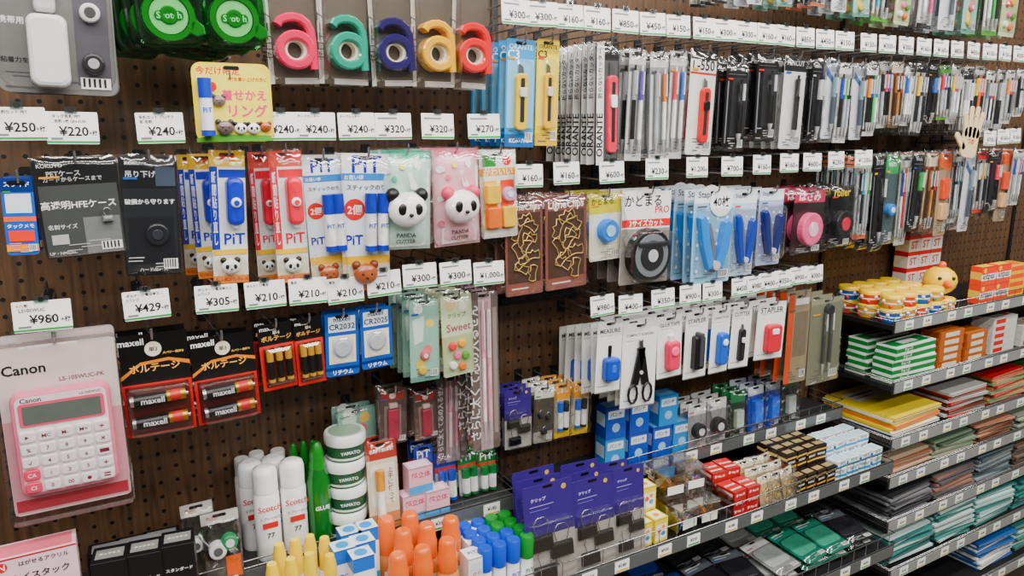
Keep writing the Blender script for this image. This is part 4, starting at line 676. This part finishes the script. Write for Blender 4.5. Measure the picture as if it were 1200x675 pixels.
# ================================================================ BAY 3 shelf goods
def nb(w,d,t,c,pg,c2='f2f0ea'):
    m=MB(); m.box(-w/2,-d/2,0,w/2,d/2,t*.16,c); m.box(-w/2,-d/2,t*.84,w/2,d/2,t,c); m.box(-w/2,-d/2,0,-w/2+.001,d/2,t,c)
    face(m,w,d,t,(),[('r',.15,.12,.85,.4,c2),('r',.2,.2,.7,.23,'777777'),('r',.2,.3,.6,.32,'999999')]); a=m.build('cover'); m=MB(); m.box(-w/2+.001,-d/2+.002,t*.16,w/2-.001,d/2-.002,t*.84,pg); return [('cover',a),('pages',m.build('pages'))]
NB={}
def stack(x,y,z,w,d,t,cols,n,lab='thin paperback notebook with coloured cover',pg='b8b4aa'):
    for k in range(n):
        c=cols[k%len(cols)]; key=(w,d,t,c,pg)
        if key not in NB: NB[key]=nb(w,d,t,c,pg)
        thing('notebook',lab,'notebook',NB[key],(x+random.uniform(-.008,.008),y+random.uniform(0,.012),z+k*(t+.0003)),rz=random.uniform(-4,4),group='notebooks stacked on shelf')
def tub(c,l,r=.026,h=.034):
    m=MB(); m.lathe([(r*.92,0),(r*.96,.002),(r*.96,h*.72)],(0,0,0),l,n=22); m.lathe([(r*.965,h*.35),(r*.965,h*.45)],(0,0,0),'f4f4f0',n=22)
    for i in range(9):
        a=i*.7; X,Y=r*.975*math.cos(a),r*.975*math.sin(a); m.ball((X,Y,h*(.2+.35*(i%2))),.0045,['d8402c','f4f4f0','2a9a5a','f4f4f0'][i%4],8)
    a=m.build('tub'); m=MB(); m.lathe([(r,h*.7),(r,h*.95),(r*.9,h)],(0,0,0),c,n=22); return [('tub',a),('lid',m.build('lid'))]
tubs=[tub(*t) for t in (('ffd820','2a6ab8'),('ffd820','e8b020'),('fcd020','d8502c'))]
for k in range(5):
    for r,y in enumerate((-.175,-.115,-.055)):
        for t in range(2 if k<4 else 1): thing('modelling_tub','round craft tub with yellow lid and printed label','craft tub',tubs[(k+t+r)%3],(1.70+k*.057,y,BZ[0]+.0002+t*.0345),rz=k*31+t*50,group='stacked craft tubs')
def chick():
    m=MB(); Y=M('fcd418',.3); m.ball((0,0,.036),.042,Y,20,.9); a=m.build('head'); m=MB()
    m.cyl((0,-.035,.034),(0,-.060,.03),.012,.004,M('f07a10',.4),12)
    b=m.build('beak'); m=MB()
    for s in (-1,1): m.ball((s*.017,-.036,.048),.0048,'151515',10)
    c=m.build('eyes'); m=MB(); m.ball((0,-.005,.078),.010,M('f07a10',.4),10); m.ball((.008,.008,.076),.008,M('f07a10',.4),10); d=m.build('tuft'); return [('head',a),('beak',b),('eyes',c),('tuft',d)]
thing('chick_container','yellow round chick-shaped container with orange beak','toy container',chick(),(1.94,-.15,BZ[0]+.0352+.0025),rz=-35)
kit=carton(.07,.03,.05,'f0582a',[('r',0,.4,1,.75,'f4f4f0'),('t','kitpas',.5,.57,.8,'333333'),('c',.2,.2,.1,'f8d838')],[('r',.1,.1,.9,.9,'f8d838')],[('r',0,.3,1,.7,'f4d060')])
for k in range(4): thing('crayon_box','orange and yellow crayon carton with white label','crayon box',kit,(2.11+.075*(k%2),-.17,BZ[0]+.0505*(k//2)),group='crayon cartons')
ylw=carton(.09,.05,.022,'f4cc20',[('r',.1,.2,.9,.8,'e86a20')],[('r',.1,.1,.9,.9,'e8902a')],[('r',.1,.2,.9,.8,'e86a20')],flap=False)
for k in range(4): thing('crayon_box','flat yellow and orange carton','crayon box',ylw,(2.28,-.15,BZ[0]+.0225*k),group='flat yellow cartons')
rw=carton(.05,.04,.045,'f0eeea',[('r',0,0,1,.25,'d02830'),('t','ST',.5,.6,.6,'d02830')],[('r',0,.1,1,.5,'d83038')],[('r',0,0,1,.3,'c82830')])
for k in range(12): thing('glue_box','white and red carton stacked on shelf','small carton',rw,(1.96+.052*(k%3),-.04,BZ[0]+.0455*(k//3)),group='white and red cartons')
for k in range(8): thing('paper_fan_pack','flat brown clear-wrapped pack on shelf','craft pack',carton(.12,.1,.012,'6a5c3c',[],[('r',.05,.05,.95,.95,'8c8058'),('r',.1,.6,.9,.9,'c0bca8')],flap=False),(2.42+.13*(k//4),-.13,BZ[0]+.0125*(k%4)),rz=3*k-9,group='flat craft packs')
gb=carton(.17,.055,.018,'eef0ea',[('r',0,.2,1,.8,'1f8a4a'),('t','チョーク',.3,.5,.2,'ffffff')],[('r',.05,.15,.95,.85,'2a9858'),('r',.3,.3,.7,.7,'f4f4f0')],[('r',0,.2,1,.8,'1f8a4a')],flap=False)
ob_=carton(.1,.055,.02,'b8723a',[('r',.2,.2,.8,.8,'e0d8c8')],[('r',.1,.1,.9,.9,'c88040')],[('r',.1,.2,.9,.8,'a05a28')],flap=False)
wbx=carton(.12,.06,.02,'d8d6d0',[('r',.1,.2,.5,.8,'c83a32')],[('r',.1,.1,.6,.9,'a8a49c'),('r',.65,.2,.9,.8,'d8443a')],[],flap=False)
for k in range(5):
    for r in range(2): thing('chalk_box','long white and green carton in a stack','long carton',gb,(1.765,-.185+r*.075,BZ[1]+.0185*k),rz=random.uniform(-3,3),group='white and green cartons')
    thing('clay_box','brown and orange carton in a stack','clay box',ob_,(1.93,-.18,BZ[1]+.0205*k),rz=random.uniform(-4,4),group='brown cartons')
    if k<4: thing('clay_box','brown and orange carton in a stack','clay box',ob_,(2.05,-.18,BZ[1]+.0205*k),rz=random.uniform(-4,4),group='brown cartons')
    thing('paper_box','flat white and red carton in a stack','flat carton',wbx,(2.2,-.17,BZ[1]+.0205*k),group='flat white cartons')
    if k<3: thing('paper_box','flat white and red carton in a stack','flat carton',wbx,(2.36,-.17,BZ[1]+.0205*k),group='flat white cartons')
stack(1.80,-.12,BZ[2],.21,.2,.007,['2a6ad0','f4f0e0','f0dc2a','e8902a','f0dc2a','f4f0e0','f0dc2a'],7,'thin yellow covered workbook')
stack(2.03,-.12,BZ[2],.18,.2,.006,['b8303a','c8c8c4','6a4a3a'],11); stack(2.24,-.12,BZ[2],.18,.2,.006,['c8242c','88a880','c8a87a','b87858'],13); stack(2.45,-.12,BZ[2],.18,.2,.006,['4a903a','2a7a4a','a8987a'],13)
P4=[['d8a08a','9a6a5a','c8b8a0'],['8aa08a','c8c4b0','5a6a5a'],['d8a890','7a5a48'],['b8c0b0','6a7a70'],['a89a90','6a605a']]
P5=[['8a8a8c','4a4a4e'],['a8857a','6a6a6c'],['9aa0a0','5a6a70'],['8a7a6a','5a5048'],['7a7a7c','4a4a4e']]
P6=[['4a8c88','3f6a68','d0e0dc'],['5a928c','3a7470','c8d4d0'],['4f8780','c8dcd8'],['4a8a86','3f6a68'],['4f8a86','3a7470']]
for i,x in enumerate((1.78,1.98,2.18,2.38,2.58)):
    stack(x,-.125,BZ[3],.182,.21,.0045,P4[i],9+i%3,pg='b8b0a0'); stack(x,-.13,BZ[4],.182,.22,.0048,P5[i],12+(i*2)%5,pg='a0a09c')
    stack(x,-.14,BZ[5],.182,.23,.005,P6[i],15+(i*3)%4,pg='b4c8c4')
    if i>1: stack(x,-.16,BZ[6],.182,.23,.006,[['3a6aa0','e8e8e4'],['4f8780','c8dcd8'],['6a6a6c','b8b8b4']][i-2],13)
# hand-shaped board
m=MB(); HC=M('ead6b0',.6); fing=[(-.026,.05,14),(-.009,.066,5),(.009,.068,-3),(.026,.058,-12)]
m.slab(-.034,-.045,.034,.03,0,-.004,.016,HC,.001)
for x,l,a in fing:
    m.T=Matrix.Translation((x,0,.012))@Matrix.Rotation(rad(-a),4,'Y'); m.slab(-.0075,-.01,.0075,l,0,-.004,.0073,HC,.001)
m.T=Matrix.Translation((-.028,0,-.02))@Matrix.Rotation(rad(-52),4,'Y'); m.slab(-.008,-.01,.008,.045,0,-.004,.0078,HC,.001); m.T=Matrix()
m.text('つめ',0,-.005,-.0045,'c03a3a',w=.03)
x,z=PY(1136,163,-.2); thing('hand_sign','cream hand-shaped sign with red lettering on a hook','sign',[('hand_sign',m.build('hand_sign'))],(x,-.2,z),ry=6); hook(x,z+.02,.186)
# ================================================================ LIGHT
def area(loc,sx,sy,e,rot=(0,0,0),c=(1,.97,.93)):
    l=bpy.data.lights.new('ceiling_light','AREA'); l.shape='RECTANGLE'; l.size=sx; l.size_y=sy; l.energy=e; l.color=c
    o=bpy.data.objects.new('ceiling_light',l); COL.objects.link(o); o.location=loc; o.rotation_euler=rot
area((.9,-1.0,2.85),4.5,.12,88,(rad(22),0,0)); area((.9,-1.9,2.8),4.5,.1,64,(rad(42),0,0)); area((.9,-2.9,2.75),4.5,.1,50,(rad(55),0,0)); area((.5,-.5,2.9),3.5,.12,14)
w=bpy.data.worlds.new('world'); bpy.context.scene.world=w; w.use_nodes=True
w.node_tree.nodes['Background'].inputs[0].default_value=(1,.98,.95,1); w.node_tree.nodes['Background'].inputs[1].default_value=.15
print('objects',len(bpy.data.objects))
